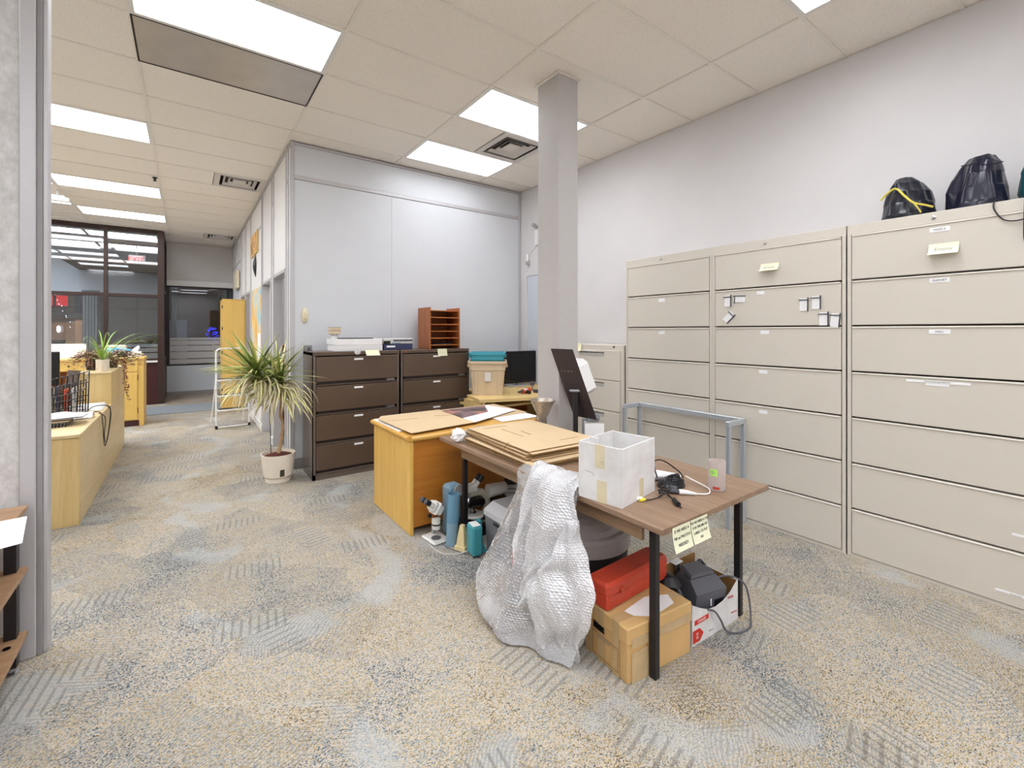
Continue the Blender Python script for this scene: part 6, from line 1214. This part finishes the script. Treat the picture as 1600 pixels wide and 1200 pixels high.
# spider plant
t = thing('spider_plant', 'spider plant with arching green leaves in a cream pot on the oak box cabinet', 'plant', (-0.775, 6.45, 1.056))
MB().lathe([(0.045, 0), (0.062, 0.13), (0.058, 0.13), (0.045, 0.10), (0, 0.10)], 20, caps=False).put('pot', 'pot_cream', t); MB().lathe([(0.05, 0.1), (0, 0.112)], 14, caps=False).put('soil', 'soil', t)
for k in range(8): MB().lathe([(0.004, 0.012), (0.004, 0.12)], 5, (0.055*cos(k*0.785), 0.055*sin(k*0.785), 0)).put('flute', 'pot_cream', t)
sl = leafset('spider_green', [(0.60, 0.006, 0.95, 1.7), (0.46, 0.006, 1.2, 1.3), (0.30, 0.007, 1.3, 1.0), (0.72, 0.005, 0.85, 1.5)])+leafset('leaf_stripe', [(0.2, 0.012, 1.2, 0.9)])
for k in range(24): addleaf(sl[k % 5], (0.01*cos(k), 0.01*sin(k), 0.11), k*2.399, 0, rng.uniform(0.7, 1.15))
# trailing plant
def trailing(label, loc, sprays, mat1, mat2, seed, spread):
    t = thing('trailing_plant', label, 'plant', loc); rng = random.Random(seed)
    MB().lathe([(0.05, 0), (0.07, 0.11), (0.065, 0.11), (0.05, 0.09), (0, 0.09)], 16, caps=False).put('pot', 'gap_dark', t)
    mA, mB_ = MB(), MB()
    st = MB()
    for k in range(sprays):
        a = rng.uniform(0, 6.28); L = rng.uniform(0.12, spread); 
        P_ = [Vector((0, 0, 0.1)), Vector((L*0.5*cos(a), L*0.5*sin(a)*0.6, 0.17+rng.uniform(-.03, .05))), Vector((L*cos(a), L*sin(a)*0.6, 0.08+rng.uniform(-.08, .06)))]
        pp = bez(P_, 7); st.tube(pp, 0.002, 4)
        for p in pp[3:]:
            for q in range(2):
                m_ = mA if rng.random() < 0.55 else mB_; s_ = rng.uniform(0.012, 0.022); RT = Matrix.Translation(p+Vector((rng.uniform(-.02, .02), rng.uniform(-.02, .02), rng.uniform(-.015, .02)))) @ Matrix.Rotation(rng.uniform(0, 6.28), 4, 'Z') @ Matrix.Rotation(rng.uniform(-.8, .8), 4, 'X')
                m_._add([(0, 0, 0), (s_, s_*0.55, 0.003), (2*s_, 0, 0), (s_, -s_*0.55, 0.003)], [(0, 1, 2, 3)], RT)
    return t, mA, mB_, st
t, a1, a2, st = trailing('purple leaved trailing plant spilling over the end of the oak box cabinet', (-0.76, 7.05, 1.056), 46, 'purple_leaf', 'pale_leaf', 5, 0.30)
rng = random.Random(77)
for k in range(5):
    pts = bez([(0.03, -0.02*k, 0.1), (0.11, -0.03*k, 0.06), (0.125, -0.03*k+0.01, -0.1-0.03*k), (0.125+0.01*k, -0.03*k, -0.28-0.03*k)], 7); st.tube(pts, 0.002, 4)
    for p in pts[4:]:
        for q in range(2):
            s_ = rng.uniform(0.009, 0.016); RT = Matrix.Translation(p+Vector((rng.uniform(0.0, .02), rng.uniform(-.02, .02), rng.uniform(-.01, .01)))) @ Matrix.Rotation(rng.uniform(0, 6.28), 4, 'Z') @ Matrix.Rotation(rng.uniform(-1.2, 1.2), 4, 'X')
            a1._add([(0, 0, 0), (s_, s_*0.6, 0.003), (2*s_, 0, 0), (s_, -s_*0.6, 0.003)], [(0, 1, 2, 3)], RT)
for m_, mt, nm in ((a1, 'purple_leaf', 'dark_foliage'), (a2, 'pale_leaf', 'pale_foliage')): o = m_.put(nm, mt, t); o['kind'] = 'stuff'
st.put('stems', 'trunk', t)
t, a1, a2, st = trailing('small pale trailing plant at the left of the spider plant pot', (-0.90, 6.75, 1.056), 30, 'purple_leaf', 'pale_leaf', 15, 0.26)
for m_, mt, nm in ((a1, 'purple_leaf', 'dark_foliage'), (a2, 'pale_leaf', 'pale_foliage')): o = m_.put(nm, mt, t); o['kind'] = 'stuff'
st.put('stems', 'trunk', t)

# ================================================================ NEAR LEFT SHELF
t = thing('shelf_unit', 'open wooden shelf unit on a black metal post against the fabric wall', 'shelf', (-1.62, 2.80, 0))
for z in (0.72, 0.446, 0.158):
    B((0.0, -0.62, z-0.022), (1.03, 0.0, z), 0.002).put('shelf', 'shelf_wood', t)
for x, y in ((0.965, -0.055), (0.02, -0.055), (0.02, -0.6), ):
    B((x, y, 0.03), (x+0.04, y+0.035, 0.70), 0.001).put('post', 'black_metal', t); MB().lathe([(0.025, 0), (0.027, 0.008), (0.012, 0.014), (0.012, 0.03)], 14, (x+0.02, y+0.017, 0)).put('glide', 'chrome', t)
MB().lathe([(0.014, 0), (0.014, 0.002)], 10, (0.99, -0.12, 0.158)).put('cable_hole', 'screen_black', t)
o = sheet('paper_sheet', 'white paper hanging off the corner of the wooden shelf unit', ccw([(-0.555, 2.62), (-0.50, 2.30), (-0.78, 2.2), (-0.85, 2.58)]), 0.7215, 0.0015, 'paper', 'paper'); o['kind'] = 'thing'
MB().tube([(-0.1, 0.1, 0.0018), (-0.03, -0.12, 0.0018)], 0.001, 4).put('printed_line', 'ink_grey', o)

# ================================================================ BEYOND THE GLAZING
t = thing('exit_sign', 'red EXIT sign hanging inside the glazed room', 'sign', (-1.155, 13.4, 3.09)); B((0, 0, 0), (0.33, 0.06, 0.23), 0.006).put('housing', 'white_plastic', t); B((0.02, -0.004, 0.02), (0.28, 0.0, 0.21)).put('face', 'exit_face', t); text('EXIT', 0.15, 'red_glow', t, (0.15, -0.008, 0.115), FACE_S); MB().tube([(0.16, 0.03, 0.23), (0.16, 0.03, 0.48)], 0.01, 6).put('stem', 'white_plastic', t)
t = thing('grey_curtain', 'grey pleated curtain at the street window of the glazed room', 'curtain', (-2.13, 14.575, 0.6))
def pleats(w_, h_, n, amp):
    G = []
    for z in (0, h_*0.5, h_): G.append([(w_*k/(n*6), amp*sin(2*pi*k/6), z) for k in range(n*6+1)])
    return MB().grid(G)
pleats(0.28, 1.88, 5, 0.03).put('cloth', 'curtain_grey', t); MB().tube([(-0.02, 0.01, 1.9), (0.32, 0.01, 1.9)], 0.02, 8).put('rail', 'steel', t)
t = thing('grey_curtain', 'grey curtain hanging behind the top of the tall yellow cabinet', 'curtain', (0.78, 12.74, 0.8)); pleats(0.2, 1.74, 4, 0.03).put('cloth', 'curtain_grey', t); MB().tube([(-0.02, 0, 1.75), (0.22, 0, 1.75)], 0.012, 8).put('rail', 'steel', t)
t = thing('grey_curtain', 'pale narrow curtain at the left of the far corridor window', 'curtain', (-0.32, 12.74, 0.8)); pleats(0.12, 1.74, 3, 0.02).put('cloth', 'curtain_grey', t); MB().tube([(-0.02, 0, 1.75), (0.14, 0, 1.75)], 0.012, 8).put('rail', 'steel', t)
t = thing('neighbour_building', 'tan lit building outside across the dark street', 'building', (-7.6, 24, -0.2)); B((0, 0, 0), (3.9, 3, 2.25), 0.02).put('wall', 'tan_building', t); B((-0.1, -0.1, 2.25), (4.0, 3.1, 2.42), 0.02).put('roof', 'night_ground', t); B((3.1, -0.05, 0.7), (3.6, 0.0, 1.35)).put('window', 'night_ground', t)
t = thing('neighbour_building', 'long pale building beyond the lit ground outside', 'building', (-3.2, 33, -0.2)); B((0, 0, 0), (8, 3, 3.4), 0.02).put('wall', 'pale_wall', t); B((-0.1, -0.1, 3.4), (8.1, 3.1, 3.6), 0.02).put('roof', 'night_ground', t); B((1.2, -0.05, 0.2), (1.6, 0.0, 2.6)).put('door', 'night_ground', t)
t = thing('red_shop_sign', 'glowing red sign outside above the tan building', 'sign', (-4.85, 24.6, 2.25)); B((0, 0, 0.28), (0.36, 0.06, 0.72), 0.02).put('panel', 'red_glow', t); B((0.46, 0, 0.28), (0.8, 0.06, 0.72), 0.02).put('panel', 'red_glow', t); B((-0.3, 0.06, 0.0), (1.0, 0.2, 0.95)).put('backing', 'night_ground', t)
t = thing('added_street_lamp', 'tall street lamp added to light the ground outside the glazed room', 'lamp', (-1.0, 22.5, -0.15)); MB().lathe([(0.1, 0), (0.07, 0.4), (0.05, 5.6)], 10).put('pole', 'night_ground', t); MB().lathe([(0.05, 5.6), (0.28, 5.75), (0.2, 5.9), (0.0, 5.95)], 14).put('hood', 'night_ground', t); MB().lathe([(0.0, 5.55), (0.14, 5.62), (0.2, 5.74)], 12, caps=False).put('bulb', 'white_glow', t)
ld = bpy.data.lights.new('added_street_light', 'POINT'); ld.energy = 1400; ld.color = (1.0, 0.86, 0.68); ld.shadow_soft_size = 0.2  # invented lamp, brightens the building and ground past the street window
lo_ = bpy.data.objects.new('added_street_light', ld); COL.objects.link(lo_); lo_.parent = t; lo_.location = (0, -0.0, 5.3)
t = thing('light_string', 'string of small blue white lights in the street window', 'light', (-2.6, 14.5, 1.9)); 
for k in range(9): MB().lathe([(0, -0.012), (0.012, 0), (0, 0.012)], 8, (0.07*k*0.5+0.02*sin(3*k), 0.0, 0.45-0.09*k+0.03*cos(2*k))).put('bulb', 'white_glow', t)
MB().tube(bez([(0, 0.1, 0.53), (0, 0, 0.5), (0.1, 0, 0.2), (0.3, 0, -0.3)], 5), 0.003, 4).put('wire', 'black_plastic', t); MB().lathe([(0, -0.09), (0.035, -0.05), (0.035, 0.05), (0, 0.09)], 14, (0.06, 0, -0.35)).put('lantern', 'white_glow', t)
# room past the far window
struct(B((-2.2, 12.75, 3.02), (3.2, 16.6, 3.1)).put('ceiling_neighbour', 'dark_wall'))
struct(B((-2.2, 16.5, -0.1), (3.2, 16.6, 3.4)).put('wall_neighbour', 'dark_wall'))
t = thing('low_partition', 'pale low partition seen through the far corridor window', 'partition', (-0.62, 14.5, -0.15)); B((0, 0, 0), (0.62, 0.05, 1.95), 0.004).put('panel', 'pale_wall', t)
t = thing('blue_bush', 'small tree wound with glowing blue lights past the far window', 'tree', (0.56, 14.3, 0.0)); MB().lathe([(0.1, 0), (0.12, 0.25), (0.02, 0.26), (0.02, 1.2)], 12).put('trunk', 'gap_dark', t)
rng = random.Random(4)
m = MB()
for k in range(70):
    a = rng.uniform(0, 6.28); b_ = rng.uniform(-1.4, 1.4); r_ = 0.17*rng.uniform(0.7, 1); p = (r_*cos(a)*cos(b_), r_*sin(a)*cos(b_), 1.42+1.15*r_*sin(b_)); m.lathe([(0, -0.014), (0.014, 0), (0, 0.014)], 6, p)
o = m.put('blue_lights', 'blue_glow', t); o['kind'] = 'stuff'
t = thing('reflection_tube', 'glowing tube added past the far corridor window in place of a reflected ceiling light', 'light', (-0.12, 14.4, 2.715)); B((0.2, 0.03, 0.09), (0.22, 0.05, 0.31)).put('hanger', 'steel', t); B((0.64, 0.03, 0.09), (0.66, 0.05, 0.31)).put('hanger', 'steel', t); B((0, 0, 0.05), (0.86, 0.08, 0.09), 0.005).put('housing', 'white_plastic', t); MB().tube([(0.01, 0.04, 0.03), (0.85, 0.04, 0.03)], 0.025, 8).put('tube', 'tube_glow', t)  # tube put behind the glass to stand for a reflection and light that room
